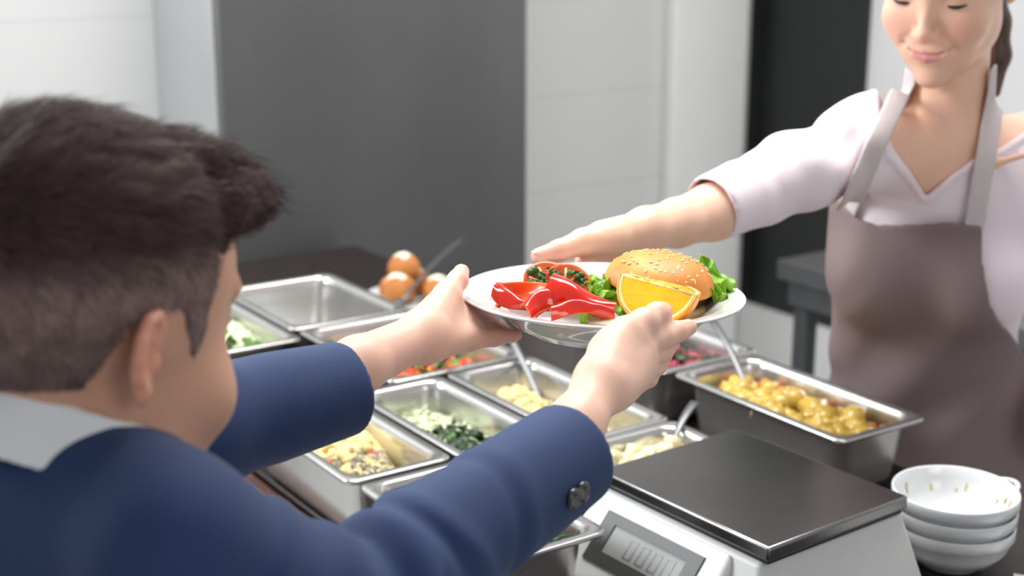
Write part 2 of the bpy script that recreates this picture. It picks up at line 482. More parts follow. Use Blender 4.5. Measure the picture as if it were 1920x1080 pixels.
heap('mashed_potato', 'mash', lambda x, y: .080 + .006*nz2(x, y, 4) - (.020/(1+math.exp(-(x-.35)*9))) , 
     [('blob', 0, 26, .020, (-.1, .5, -.9, .9)), ('spiral', 1, 60, .010, (.25, 1, -1, 1)), ('blob', 1, 50, .010, (.2, 1, -1, 1)), ('cube', 3, 5, .008, (.2, 1, -1, 1)), ('cube', 2, 60, .009, (.25, 1, -1, 1))],
     ['mash', 'pasta', 'greyfood', 'red'], 'smooth yellow mash with pasta and lentils in the front pan', 'mashed potato', basemat=0)
heap('herb_salad', 'herb', lambda x, y: .058 + .012*math.exp(-((x-.1)**2*5+(y+.1)**2*2)) ,
     [('leaf', 0, 150, .018, (-.35, .5, -.6, .8)), ('leaf', 1, 50, .016, (-.4, .7, -.8, .9)), ('blob', 2, 150, .015, (-1, 1, -1, 1)), ('cube', 3, 60, .010, (-.4, 1, -1, 1)), ('cube', 4, 18, .009, (-.4, 1, -1, 1)), ('shred', 2, 120, .014, (-1, .6, -1, 1))],
     ['dgreen', 'green', 'cabbage', 'corn', 'red'], 'chopped dark herbs, corn and pale cabbage in a steel pan', 'salad', basemat=2)
heap('spiral_pasta', 'fusilli', lambda x, y: .056 + .030*math.exp(-((x+.45)**2*7+(y+.35)**2*3)),
     [('blob', 0, 60, .018, (-.8, .0, -.9, .5)), ('spiral', 1, 170, .011, (-.3, 1, -1, 1)), ('blob', 1, 60, .012, (-.3, 1, -1, 1)), ('leaf', 2, 14, .010, (-.2, 1, -1, 1))],
     ['mash', 'pasta', 'green'], 'mound of yellow mash next to spiral pasta in a steel pan', 'pasta', basemat=1)
heap('tomato_salad', 'tomato', lambda x, y: .058 + .012*nz2(x, y, 3),
     [('cube', 0, 130, .018, ALL), ('leaf', 1, 90, .022, ALL), ('blob', 2, 50, .013, ALL), ('cube', 3, 60, .014, ALL), ('blob', 4, 40, .014, (0, 1, 0, 1))],
     ['red', 'green', 'corn', 'carrot', 'potato'], 'salad of red tomato chunks, green leaves and corn in a steel pan', 'salad', basemat=1)
heap('lettuce_salad', 'lettuce', lambda x, y: .062 + .014*math.exp(-(x-.5)**2*4),
     [('leaf', 0, 60, .03, ALL), ('leaf', 1, 60, .028, ALL), ('blob', 2, 20, .014, ALL)],
     ['cabbage', 'green', 'corn'], 'pale green lettuce pieces in the pan by the boy\'s face', 'salad', basemat=0)
heap('beet_salad', 'beet', lambda x, y: .064 + .01*nz2(x, y, 3),
     [('cube', 0, 170, .015, ALL), ('leaf', 1, 70, .020, ALL), ('blob', 2, 30, .012, ALL), ('blob', 3, 60, .014, ALL)],
     ['beet', 'dgreen', 'cream', 'red'], 'red beet cubes with dark green herbs in a deep pan', 'salad', basemat=1)
heap('vegetable_stew', 'stew', lambda x, y: .068 + .0015*nz2(x, y, 6),
     [('blob', 1, 36, .036, ALL), ('cube', 1, 30, .03, ALL), ('blob', 2, 26, .022, ALL), ('blob', 3, 12, .014, ALL)],
     ['stew', 'stewbit', 'carrot', 'green'], 'yellow stew of potato and carrot pieces in brown broth', 'stew', margin=.02)
heap('potato_salad', 'potato', lambda x, y: .072 + .01*nz2(x, y, 4),
     [('blob', 0, 70, .024, ALL), ('cube', 0, 40, .018, ALL), ('cube', 1, 12, .010, ALL)],
     ['potato', 'beet'], 'creamy potato salad with red bits in the small pan', 'salad', margin=.02)
heap('carrot_salad', 'carrot', lambda x, y: .074 + .008*nz2(x, y, 4),
     [('leaf', 0, 260, .016, ALL), ('shred', 0, 260, .013, ALL), ('leaf', 3, 60, .014, ALL), ('shred', 1, 34, .012, (.4, .9, -.1, .6)), ('cube', 1, 14, .012, (.2, .95, -.2, .8)), ('shred', 1, 22, .012, (-.6, .4, -.9, 1)),
      ('cube', 2, 3, .02, (.5, .95, -.95, -.6)), ('blob', 4, 26, .009, ALL), ('cube', 5, 14, .012, ALL)],
     ['dgreen', 'carrot', 'corn', 'green', 'cabbage', 'beet'], 'dark leafy salad with bright orange carrot shreds', 'salad', margin=.02)

# serving spoons
def spoon(name, bowl, tip, label, bw=.022, hr=.005, n=10):
    root = empty(name, bowl); b = Vector(bowl); t = Vector(tip) - b
    d = t.normalized()
    tag(root, label, 'spoon', 'serving spoons standing in the food pans')
    pts = [(0, 0, 0)] + [tuple(t * (i/n) + Vector((0, 0, .010)) * math.sin(math.pi*i/n)) for i in range(1, n+1)]
    v, f = tube_mesh(pts, [hr*.8] + [hr*(.8+.7*i/n) for i in range(1, n+1)], 10, .4)
    meshobj('handle', v, f, M['steel2'], root)
    V = []; F = []
    dx = Vector((d.x, d.y, 0)).normalized(); dy = Vector((-dx.y, dx.x, 0))
    for i in range(7):
        for j in range(16):
            r = i/6; a = 2*math.pi*j/16
            p = -dx*bw*1.2 + dx*math.cos(a)*r*bw*1.45 + dy*math.sin(a)*r*bw + Vector((0, 0, -.012*(1-r*r)))
            V.append(tuple(p))
    for i in range(6):
        for j in range(16): F.append((i*16+j, i*16+(j+1) % 16, (i+1)*16+(j+1) % 16, (i+1)*16+j))
    o = meshobj('bowl', V, F, M['steel2'], root); mod(o, 'SOLIDIFY', thickness=.0012)
    return root
spoon('serving_spoon', W(-1.63, .825, .942), W(-1.79, .885, 1.05), 'steel spoon stuck in the yellow mash of the front pan')
spoon('serving_spoon', W(-1.63, 1.16, .93), W(-1.82, 1.20, 1.03), 'steel spoon leaning across the spiral pasta under the plate')
spoon('serving_spoon', W(-1.84, 1.10, .955), W(-1.69, 1.08, 1.045), 'steel spoon lying in the tomato salad')
spoon('serving_spoon', W(-1.46, 1.415, .952), W(-1.615, 1.47, 1.03), 'steel spoon handle sticking up from the stew')
spoon('serving_spoon', W(-1.35, 1.16, .955), W(-1.395, 1.245, 1.0), 'steel spoon resting in the small potato salad pan')
# ------------------------------------------------------------------ rolls on a white plate
def bread_roll_mesh(r, hgt, seed):
    rs = random.Random(seed); n, m = 20, 10; V = []; F = []
    for i in range(m + 1):
        ph = math.pi*i/m
        for j in range(n):
            a = 2*math.pi*j/n
            q = 1 + .06*math.sin(3*a+seed) + .04*math.sin(5*a+2*seed)*math.sin(ph)
            z = math.cos(ph); z = z if z > 0 else z*.55
            V.append((r*q*math.sin(ph)**.8*math.cos(a), r*q*math.sin(ph)**.8*math.sin(a), hgt*z + hgt*.55))
    for i in range(m):
        for j in range(n): F.append((i*n+j, (i+1)*n+j, (i+1)*n+(j+1) % n, i*n+(j+1) % n))
    return V, F
bpl = lathe([(0, .004), (.05, .004), (.06, .006), (.098, .017), (.1, .019), (.098, .0205), (.06, .0095), (.05, .008), (0, .008)], 48)
bo = meshobj('serving_plate', *bpl, M['china']); bo.location = W(-2.415, 1.385, TABLE + .001)
tag(bo, 'small white plate of bread rolls standing behind the steel pans', 'plate')
rolls = []
for i, (ds, dt, dz, r, lab) in enumerate([(-.005, -.030, .0115, .038, 'brown sugared bread roll at the left front of the white plate'),
                                     (.035, .040, .0115, .034, 'brown sugared bread roll at the right of the white plate'),
                                     (-.025, -.004, .052, .034, 'brown sugared bread roll lying on top of the other rolls'),
                                     (-.05, .035, .0115, .034, 'brown sugared bread roll at the back of the white plate')]):
    v, f = bread_roll_mesh(r, r*.95, i)
    o = meshobj('bread_roll', v, f, M['bun']); o.location = W(-2.415+ds, 1.385+dt, TABLE + dz)
    tag(o, lab, 'bread', 'bread rolls on the small white plate')
    V = []; F = []
    for a in range(12):
        for b in range(5):
            rr = r*.62*b/4*(1+.25*math.sin(a*2+i)); an = 2*math.pi*a/12
            q = math.sqrt(max(0, 1-(rr/r)**2)); V.append((rr*math.cos(an), rr*math.sin(an), r*.95*.55 + r*.95*q + .0045*(1-(b/4)**3)-.0005))
    for a in range(12):
        for b in range(4): F.append((a*5+b, ((a+1) % 12)*5+b, ((a+1) % 12)*5+b+1, a*5+b+1))
    ic = meshobj('icing', V, F, M['cream'], o); ic['label'] = 'pale sugar topping'
spoon('serving_tongs', W(-2.36, 1.33, TABLE + .03), W(-2.50, 1.56, TABLE + .10), 'steel tongs handle rising from behind the plate of rolls')
bpy.data.objects['serving_tongs']['category'] = 'tongs'; del bpy.data.objects['serving_tongs']['group']

# side table details (behind the woman)
def sbox(nm, a, b, c, d, e, f, m): return box(nm, (a, c, e), (b, d, f), m, tb, .003)
sbox('tabletop', -.02, 1.3, -.02, .55, .83, .875, M['tsteel'])
sbox('apron_rail', .0, 1.28, .0, .02, .77, .828, M['tsteel'])
for x, y in ((.03, .03), (1.24, .03), (.03, .50), (1.24, .50)):
    sbox('leg', x-.02, x+.02, y-.02, y+.02, 0, .768 if y < .1 else .829, M['tleg'])

# ------------------------------------------------------------------ kitchen scale
sc = empty('kitchen_scale', W(-1.144, 1.113, TABLE), YAW + R(3))
tag(sc, 'white digital kitchen scale with dark steel platter and four digit display', 'scale')
pl = box('platter', (-.139, -.117, .104), (.139, .117, .1205), M['plat'], sc, .0035, 3)
M['seal'] = pmat('rubber_seal', (.03, .03, .03), .5, noise=.1)
box('seal', (-.134, -.112, .0985), (.134, .112, .1038), M['seal'], sc)
def prism(name, bot, top, z0, z1, mat, parent, bevel):
    v = [(*p, z0) for p in bot] + [(*p, z1) for p in top]
    f = [(0,3,2,1),(4,5,6,7),(0,1,5,4),(1,2,6,5),(2,3,7,6),(3,0,4,7)]
    o = meshobj(name, v, f, mat, parent); mod(o, 'BEVEL', width=bevel, segments=4, limit_method='ANGLE'); sharp(o, 60); return o
prism('body', [(-.136, -.15, ), (.148, -.15), (.165, .132), (-.145, .132)], [(-.133, -.118), (.128, -.118), (.134, .115), (-.133, .115)], .006, .098, M['plastic'], sc, .006)
# display housing: sloping front
hv = [(-.139, -.185, .004), (.097, -.185, .004), (.097, -.12, .004), (-.139, -.12, .004),
      (-.139, -.192, .014), (.097, -.192, .014),
      (-.137, -.121, .0985), (.092, -.121, .0985)]
hf = [(0,3,2,1),(0,1,5,4),(4,5,7,6),(1,2,7,5),(0,4,6,3),(2,3,6,7)]
ho = meshobj('display_housing', hv, hf, M['plastic'], sc); mod(ho, 'BEVEL', width=.006, segments=4, limit_method='ANGLE'); sharp(ho, 60)
# slope frame: origin top edge, x along, y down the slope, z out
sn = Vector((0, -(.0985-.014), (.192-.121))).normalized(); sn = Vector((0, -.765, .643)); 
sy = Vector((0, -(.192-.121), -(.0985-.014))).normalized(); snn = sy.cross(Vector((1, 0, 0))).normalized() * -1
if snn.z < 0: snn = -snn
SM = Matrix((( -1, 0, 0), (0, 0, 0), (0, 0, 0)))
def slope(x, d, out): 
    p = Vector((x, -.121, .0985)) + sy*d + snn*out; return tuple(p)
def slab(name, x0, x1, d0, d1, o0, o1, mat, parent, bev=.0008):
    v = [slope(x, d, o) for o in (o0, o1) for x, d in ((x0, d0), (x1, d0), (x1, d1), (x0, d1))]
    f = [(0,1,2,3),(4,7,6,5),(0,4,5,1),(1,5,6,2),(2,6,7,3),(3,7,4,0)]
    o = meshobj(name, v, f, mat, parent, False); 
    bm = bmesh.new(); bm.from_mesh(o.data); bmesh.ops.recalc_face_normals(bm, faces=bm.faces); bm.to_mesh(o.data); bm.free()
    if bev: mod(o, 'BEVEL', width=bev, segments=2)
    return o
bz0, bz1, bd0, bd1 = -.100, .062, .018, .082
bez = empty('display', (0, 0, 0)); bez.parent = sc
# bezel as a frame of one mesh
lx0, lx1, ld0, ld1 = -.079, .042, .031, .066
fr_v = []; 
for o_ in (-.0008, .0022):
    for (x, d) in ((bz0, bd0), (bz1, bd0), (bz1, bd1), (bz0, bd1), (lx0, ld0), (lx1, ld0), (lx1, ld1), (lx0, ld1)): fr_v.append(slope(x, d, o_))
fr_f = []
for i in range(4):
    j = (i+1) % 4
    fr_f += [(8+i, 8+j, 12+j, 12+i), (i, i+4, j+4, j), (i, j, 8+j, 8+i), (4+i, 12+i, 12+j, 4+j)]
bzo = meshobj('bezel', fr_v, fr_f, M['bezel'], sc, False)
bm = bmesh.new(); bm.from_mesh(bzo.data); bmesh.ops.recalc_face_normals(bm, faces=bm.faces); bm.to_mesh(bzo.data); bm.free()
bpy.data.objects.remove(bez)
lcd = slab('screen', lx0, lx1, ld0, ld1, -.0006, .0004, M['lcd'], sc, 0)
def digit0(x, segs='abcdef', dotted=False):
    """a seven segment zero, standing on the screen"""
    h, wd, t = .0255, .0135, .0024; y0 = .0365; parts = []
    sk = -.08
    S_ = {'a': (0, 0, wd, t), 'd': (0, h-t, wd, h), 'f': (0, t*.8, t, h/2-.0006), 'b': (wd-t, t*.8, wd, h/2-.0006), 'e': (0, h/2+.0006, t, h-t*.8), 'c': (wd-t, h/2+.0006, wd, h-t*.8)}
    for q in segs:
        a, b, c, d = S_[q]
        v = [slope(x+px - sk*(h-pd)*0, y0+pd, o) for o in (.0003, .0008) for px, pd in ((a, b), (c, b), (c, d), (a, d))]
        parts.append((v, [(0,1,2,3),(4,7,6,5),(0,4,5,1),(1,5,6,2),(2,6,7,3),(3,7,4,0)]))
    v, f = join(parts); o = meshobj('digit', v, f, M['digit'], lcd, False); return o
for i in range(4): digit0(-.046 + i*.0205)

# ------------------------------------------------------------------ stacked white soup bowls
def bowl_profile(r, h):
    return [(0, .004), (r*.40, .004), (r*.44, 0), (r*.50, 0), (r*.52, .006), (r*.74, h*.22), (r*.90, h*.48), (r*.965, h*.74), (r*1.0, h*.76), (r*1.0, h-.002), (r*.985, h),
            (r*.955, h-.002), (r*.93, h*.74), (r*.86, h*.48), (r*.70, h*.26), (r*.4, .011), (0, .010)]
BS, BT = -1.03, 1.345
for i in range(3):
    v, f = lathe(bowl_profile(.0755 - .0008*(2-i), .057), 72)
    root = empty('soup_bowl', W(BS, BT, TABLE + .001 + i*.020), R(12))
    meshobj('vessel', v, f, M['china'], root)
    for sgn, ang in ((1, 8),):
        a = R(ang); q = []
        for k in range(9):
            b = (k/8-.5) * R(34); rr = .0735 + .014*math.sin(math.pi*k/8)
            q.append((rr*math.cos(a+b), rr*math.sin(a+b), .050 + .003*math.sin(math.pi*k/8)))
        vv, ff = tube_mesh(q, .0035, 8, .8); meshobj('handle', vv, ff, M['china'], root)
    tag(root, ['white soup bowl at the bottom of the stack beside the scale', 'white soup bowl in the middle of the stack beside the scale', 'white soup bowl with food traces, topmost of the stack beside the scale'][i], 'bowl', 'white soup bowls stacked beside the scale')
    if i == 2:
        res = []
        for k in range(16):
            a = random.uniform(0, 6.28); t = random.uniform(0, 1); rr = .0755*(.86+.07*t); zz = .060*(.48+.26*t)
            p = Vector((rr*math.cos(a), rr*math.sin(a), zz)); q = p + Vector((-.002*math.cos(a), -.002*math.sin(a), -random.uniform(.006, .018)))
            res.append(tube_mesh([p, q], .0017, 5))
        v, f = join(res); rr_ = meshobj('food_traces', v, f, M['residue'], root); rr_['label'] = 'dried yellow food traces'; rr_['kind'] = 'stuff'
# folded napkin right of the bowls
nv = []; nf = []; n = 26
for i in range(n):
    for j in range(n):
        x, y = i/(n-1)-.5, j/(n-1)-.5
        z = .014 + .008*math.sin(x*11+y*6) + .005*math.sin(y*23-x*9) - .012*max(abs(x), abs(y))*1.6
        nv.append((x*.17, y*.13, max(z, .002)))
for i in range(n-1):
    for j in range(n-1): nf.append((i*n+j, (i+1)*n+j, (i+1)*n+j+1, i*n+j+1))
nap = meshobj('napkin', nv, nf, M['cloth_w']); nap.location = W(-.855, 1.375, TABLE+.001); nap.rotation_euler.z = R(-20)
mod(nap, 'SOLIDIFY', thickness=.0022, offset=0); mod(nap, 'SUBSURF', levels=1, render_levels=1)
tag(nap, 'crumpled white cloth napkin lying right of the stacked bowls', 'napkin')
# ------------------------------------------------------------------ the plate of food held over the counter
PCEN = Q(1129, 546, 1.42)
PM = Matrix.Translation(Vector(PCEN)) @ Euler((R(-2.0), R(1.2), 0)).to_matrix().to_4x4()     # origin at the centre of the rim plane
PR = .1425
def plate_h(r):
    """height of the eating surface below the rim plane"""
    pr = [(0, -.0295), (.078, -.0290), (.090, -.0265), (.102, -.016), (.113, -.0075), (.122, -.0035), (.137, -.0005), (.1425, 0.0)]
    return float(np.interp(r, [a for a, b in pr], [b for a, b in pr]))
def make_plate():
    rs = list(np.linspace(0, .075, 26)) + list(np.linspace(.08, .1415, 26)); n = 180; V = []; F = []
    spokes = [R(172), R(-78), R(62)]
    for r in rs:
        for k in range(n):
            a = 2*math.pi*k/n; x, y = r*math.cos(a), r*math.sin(a); z = plate_h(r)
            for s_ in spokes:
                al = x*math.cos(s_)+y*math.sin(s_); ac = -x*math.sin(s_)+y*math.cos(s_)
                if al > -.004: z = max(z, min(-.0095, plate_h(r) + .019*math.exp(-(ac/.0042)**2)))
            V.append((x, y, z))
    m = len(rs)
    und = [(.1425, -.0008), (.1420, -.0025), (.136, -.0035), (.121, -.0075), (.110, -.0125), (.098, -.024), (.088, -.0325), (.076, -.0365), (.072, -.0405), (.068, -.0405), (.066, -.0355), (.001, -.0345)]
    for r, z in und:
        for k in range(n):
            a = 2*math.pi*k/n; V.append((r*math.cos(a), r*math.sin(a), z))
    for i in range(m + len(und) - 1):
        for k in range(n):
            F.append((i*n+k, (i+1)*n+k, (i+1)*n+(k+1) % n, i*n+(k+1) % n))
    o = meshobj('dinner_plate', V, F, M['plate']); o.matrix_world = PM
    tag(o, 'round white divided dinner plate held up over the counter, full of food', 'plate')
make_plate()
def on_plate(o, x, y, z, rot=(0, 0, 0)):
    o.matrix_world = PM @ Matrix.Translation((x, y, z)) @ Euler(rot).to_matrix().to_4x4(); return o

M['pepper'] = pmat('red_pepper_skin', (.72, .022, .006), .13, noise=.15, nscale=12, coat=.7)
M['pepper_in'] = pmat('orange_pepper_flesh', (.85, .14, .015), .3, noise=.35, nscale=22, col2=(.80, .06, .008), coat=.3)
M['tflesh'] = pmat('tomato_flesh', (.80, .16, .05), .22, noise=.4, nscale=45, col2=(.62, .05, .015), coat=.5)
M['tskin'] = pmat('tomato_skin', (.78, .10, .02), .2, noise=.2, nscale=30, coat=.5)
M['tpale'] = pmat('pale_tomato_core', (.86, .45, .17), .3, noise=.2, nscale=60)
M['leaf'] = pmat('lettuce_leaf', (.27, .50, .04), .38, noise=.5, nscale=38, col2=(.10, .28, .015), sss=.15, sssr=(.5, 1, .2), bump=.4, bscale=90)
M['leafd'] = pmat('parsley_leaf', (.05, .15, .02), .4, noise=.4, nscale=50)
M['bunc'] = pmat('burger_bun_crust', (.78, .34, .075), .48, noise=.3, nscale=30, col2=(.64, .21, .035), bump=.35, bscale=60)
M['crumb'] = pmat('bun_crumb', (.82, .60, .30), .7, noise=.2, nscale=40, bump=.4, bscale=80)
M['patty'] = pmat('burger_patty', (.10, .035, .015), .5, noise=.5, nscale=60, bump=.8, bscale=90)
M['seed'] = pmat('sesame_seed', (.90, .72, .42), .35, noise=.1)
M['opeel'] = pmat('orange_peel', (.92, .33, .008), .28, noise=.12, nscale=120, bump=.5, bscale=220, coat=.2)
M['opith'] = pmat('orange_pith', (.95, .72, .27), .5, noise=.12, nscale=60)
M['oflesh'] = pmat('orange_flesh', (.95, .52, .02), .14, noise=.25, nscale=34, col2=(.90, .38, .01), coat=.6, sss=.2, sssr=(1, .6, .1), bump=.3, bscale=120)
M['cheese'] = pmat('pale_cheese', (.86, .82, .55), .45, noise=.12, nscale=40, bump=.3)

# --- burger
bg_ = empty('burger'); on_plate(bg_, .0565, .018, -.0288, (R(3), R(5), R(-12)))
tag(bg_, 'burger with sesame bun on the right side of the white plate', 'burger')
def blobd(rx, ry, h, prof, seed, n=72, m=30, wob=.02):
    rs = np.random.RandomState(seed); ph = rs.rand(5)*6.28; V = []; F = []
    for i in range(m+1):
        t = i/m; r, z = prof(t)
        for k in range(n):
            a = 2*math.pi*k/n
            q = 1 + wob*(math.sin(2*a+ph[0]) + .6*math.sin(3*a+ph[1]) + .35*math.sin(5*a+ph[2]+t*3) + .2*math.sin(9*a+ph[3]+t*5))
            V.append((r*rx*q*math.cos(a), r*ry*q*math.sin(a), z*h + wob*.12*h*math.sin(3*a+ph[4])*r))
    for i in range(m):
        for k in range(n): F.append((i*n+k, (i+1)*n+k, (i+1)*n+(k+1) % n, i*n+(k+1) % n))
    return V, F
def topprof(t):      # 0 top centre -> round the shoulder -> underside centre
    if t < .75:
        u = t/.75; a = u*math.pi*.56; return (math.sin(min(a, math.pi/2))**.85 if a < math.pi/2 else 1-.08*(a-math.pi/2)/.19, .12 + .88*max(math.cos(a), -.2)**1.0 if a < math.pi/2 else .12 - .5*(a-math.pi/2))
    u = (t-.75)/.25; return ((1-u)*.92, .0)
def bun_z(r):  # height of crust at relative radius r
    a = math.asin(min(1, r**(1/.85))); return .12 + .88*math.cos(a)
v, f = blobd(.0560, .0520, .036, topprof, 3)
bt = meshobj('bun_top', [(a, b, c+.030) for a, b, c in v], [q[::-1] for q in f], M['bunc'], bg_)
def botprof(t):
    if t < .2: return (t/.2*.96, 1.0)
    if t < .8: u = (t-.2)/.6; return (.96 + .04*math.sin(u*math.pi) - .1*u*u, 1-u)
    return ((1-t)/.2*.86, 0)
v, f = blobd(.0545, .0505, .019, botprof, 5)
bb = meshobj('bun_bottom', v, f, M['crumb'], bg_)
v, f = blobd(.0535, .0500, .010, botprof, 8, wob=.035)
meshobj('patty', [(a, b, c+.0192) for a, b, c in v], f, M['patty'], bg_)
sv, sf = [], []
for i in range(6):
    p_ = math.pi*i/5
    for k in range(8):
        a = 2*math.pi*k/8; r = math.sin(p_)*(1-.25*math.cos(p_)); sv.append((.0020*math.cos(p_), .00115*r*math.cos(a), .0007*r*math.sin(a)))
for i in range(5):
    for k in range(8): sf.append((i*8+k, (i+1)*8+k, (i+1)*8+(k+1) % 8, i*8+(k+1) % 8))
seed0 = None; rs = random.Random(11)
for i in range(96):
    r = math.sqrt(rs.random())*.90; a = rs.uniform(0, 6.28)
    if seed0 is None: seed0 = meshobj('sesame_seed', sv, sf, M['seed'], bt); s_ = seed0
    else: s_ = seed0.copy(); COL.objects.link(s_); s_.parent = bt
    x, y = r*.056*math.cos(a), r*.052*math.sin(a)
    zz = .030 + .036*bun_z(r)
    e = .04; sl = (bun_z(min(r+e, .99)) - bun_z(r-e if r > e else 0))*.036/((min(r+e, .99) - (r-e if r > e else 0))*.054)
    nrm = Vector((-sl*math.cos(a), -sl*math.sin(a), 1)).normalized()
    q = nrm.to_track_quat('Z', 'Y') @ Euler((0, 0, rs.uniform(0, 6.28))).to_quaternion()
    s_.location = Vector((x, y, zz)) + nrm*.0004; s_.rotation_mode = 'QUATERNION'; s_.rotation_quaternion = q
def leaf_sheet(nm, L_, Wd, seed, mat, ruff=.006, curl=.3, n=34, m=30, parent=None):
    """a crinkled leaf blade with frilled edge, growing along +x"""
    rs = np.random.RandomState(seed); ph = rs.rand(6)*6.28; V = []; F = []
    for i in range(n+1):
        u = i/n
        hw = Wd*.5*(math.sin(min(1, u*1.15+.08)*math.pi*.62)**.8)*(1 if u < .8 else math.sqrt(max(0, 1-((u-.8)/.2)**2))*.8+.2)
        for j in range(m+1):
            v_ = -1+2*j/m; ed = abs(v_)**2 + max(0, u-.6)
            x = L_*u + ruff*.7*ed*math.sin(v_*13+ph[0]); y = hw*v_ + ruff*.5*ed*math.sin(u*22+ph[1])
            z = ruff*ed*(math.sin(u*21+ph[2]+v_*3) + .5*math.sin(u*37+v_*9+ph[3])) + ruff*.35*math.sin(u*14+ph[4])*math.sin(v_*8+ph[5]) \
                + curl*L_*(-(u-.25)**2) + .25*hw*v_*v_
            V.append((x, y, z))
    for i in range(n):
        for j in range(m): F.append((i*(m+1)+j, (i+1)*(m+1)+j, (i+1)*(m+1)+j+1, i*(m+1)+j+1))
    o = meshobj(nm, V, F, mat, parent); mod(o, 'SOLIDIFY', thickness=.0007, offset=0); mod(o, 'SUBSURF', levels=1, render_levels=1); return o
# lettuce in the burger, poking out at the right
lf = leaf_sheet('lettuce', .052, .060, 3, M['leaf'], .0065, .5, parent=bg_); lf.location = (.022, .018, .031); lf.rotation_euler = (R(8), R(-16), R(28)); lf['label'] = 'frilly green lettuce leaf'
lf = leaf_sheet('lettuce', .040, .05, 9, M['leaf'], .006, .6, parent=bg_); lf.location = (.026, .004, .030); lf.rotation_euler = (R(-10), R(-4), R(6)); lf['label'] = 'frilly green lettuce leaf'
# --- lettuce leaves in the middle of the plate
for i, (x, y, z, L_, Wd, rot, sd, lab) in enumerate([
    (-.002, .012, .004, .062, .052, (R(24), R(30), R(-80)), 21, 'green frilly lettuce leaf hanging down between burger and peppers'),
    (-.022, .022, .002, .042, .036, (R(-14), R(8), R(-40)), 22, 'green lettuce leaf lying between tomato and burger'),
    (.010, .036, .006, .046, .04, (R(10), R(14), R(-130)), 23, 'dark green lettuce leaf tucked behind, left of the burger')]):
    o = leaf_sheet('lettuce_leaf', L_, Wd, sd, M['leaf'], .0062, .35); on_plate(o, x, y, z, rot)
    tag(o, lab, 'lettuce', 'lettuce leaves on the plate')
# --- orange wedge: about a quarter fruit, cut face to the viewer
def orange_wedge(r=.042, ang=118):
    root = empty('orange_wedge'); tag(root, 'juicy orange wedge leaning on the burger, cut face forward', 'orange')
    def wedge(r0, r1, a0, a1, na=22, nb=30):
        # spherical lune between radii; axis along x
        V = []; F = []
        for i in range(na+1):
            a = a0 + (a1-a0)*i/na
            for j in range(nb+1):
                b = math.pi*j/nb
                V.append((r1*1.0*math.cos(b), r1*math.sin(b)*math.cos(a), r1*math.sin(b)*math.sin(a)))
        for i in range(na):
            for j in range(nb): F.append((i*(nb+1)+j, i*(nb+1)+j+1, (i+1)*(nb+1)+j+1, (i+1)*(nb+1)+j))
        o = len(V)
        for i in range(na+1):
            a = a0 + (a1-a0)*i/na
            for j in range(nb+1):
                b = math.pi*j/nb
                V.append((r0*math.cos(b), r0*math.sin(b)*math.cos(a), r0*math.sin(b)*math.sin(a)))
        for i in range(na):
            for j in range(nb): F.append((o+i*(nb+1)+j, o+(i+1)*(nb+1)+j, o+(i+1)*(nb+1)+j+1, o+i*(nb+1)+j+1))
        for j in range(nb):
            F.append((j, o+j, o+j+1, j+1)); e = na*(nb+1); F.append((e+j, e+j+1, o+e+j+1, o+e+j))
        return V, F
    a0, a1 = -R(ang)/2, R(ang)/2
    v, f = wedge(r-.0022, r, a0, a1); meshobj('peel', v, f, M['opeel'], root)
    v, f = wedge(r-.0052, r-.00225, a0, a1); meshobj('pith', v, f, M['opith'], root)
    # segments
    nseg = 3; pad = R(2.2)
    for sgi in range(nseg):
        b0 = a0 + (a1-a0)*sgi/nseg + (pad if sgi else R(.3)); b1 = a0 + (a1-a0)*(sgi+1)/nseg - (pad if sgi < nseg-1 else R(.3))
        V = []; F = []; na, nb, nr = 8, 24, 8; rr = r-.0054
        def P_(i, j, k):
            a = b0+(b1-b0)*i/na; b = math.pi*(.02+.96*j/nb); q = rr*(.06+.94*k/nr)
            bulge = .0011*math.sin(math.pi*k/nr)*(math.sin(k*2.1+j*1.7)*.5+.7)
            off = Vector((0, -math.sin(a), math.cos(a)))*(bulge*(1 if i == na else (-1 if i == 0 else 0)))
            return tuple(Vector((q*math.cos(b), q*math.sin(b)*math.cos(a), q*math.sin(b)*math.sin(a))) + off)
        for i in (0, na):
            o_ = len(V)
            for j in range(nb+1):
                for k in range(nr+1): V.append(P_(i, j, k))
            for j in range(nb):
                for k in range(nr):
                    q = (o_+j*(nr+1)+k, o_+j*(nr+1)+k+1, o_+(j+1)*(nr+1)+k+1, o_+(j+1)*(nr+1)+k); F.append(q if i == 0 else q[::-1])
        o_ = len(V)
        for i in range(na+1):
            for j in range(nb+1): V.append(P_(i, j, nr))
        for i in range(na):
            for j in range(nb): F.append((o_+i*(nb+1)+j, o_+i*(nb+1)+j+1, o_+(i+1)*(nb+1)+j+1, o_+(i+1)*(nb+1)+j))
        meshobj('segment', V, F, M['oflesh'], root)
    v, f = tube_mesh([(-r*.9, .0012, 0), (r*.9, .0012, 0)], .0014, 8); meshobj('core', v, f, M['opith'], root)
    return root
ow = orange_wedge()
# wedge axis along plate x; centre line at the top, peel resting on the plate
on_plate(ow, .050, -.052, .020, (R(-66), R(7), R(-32)))

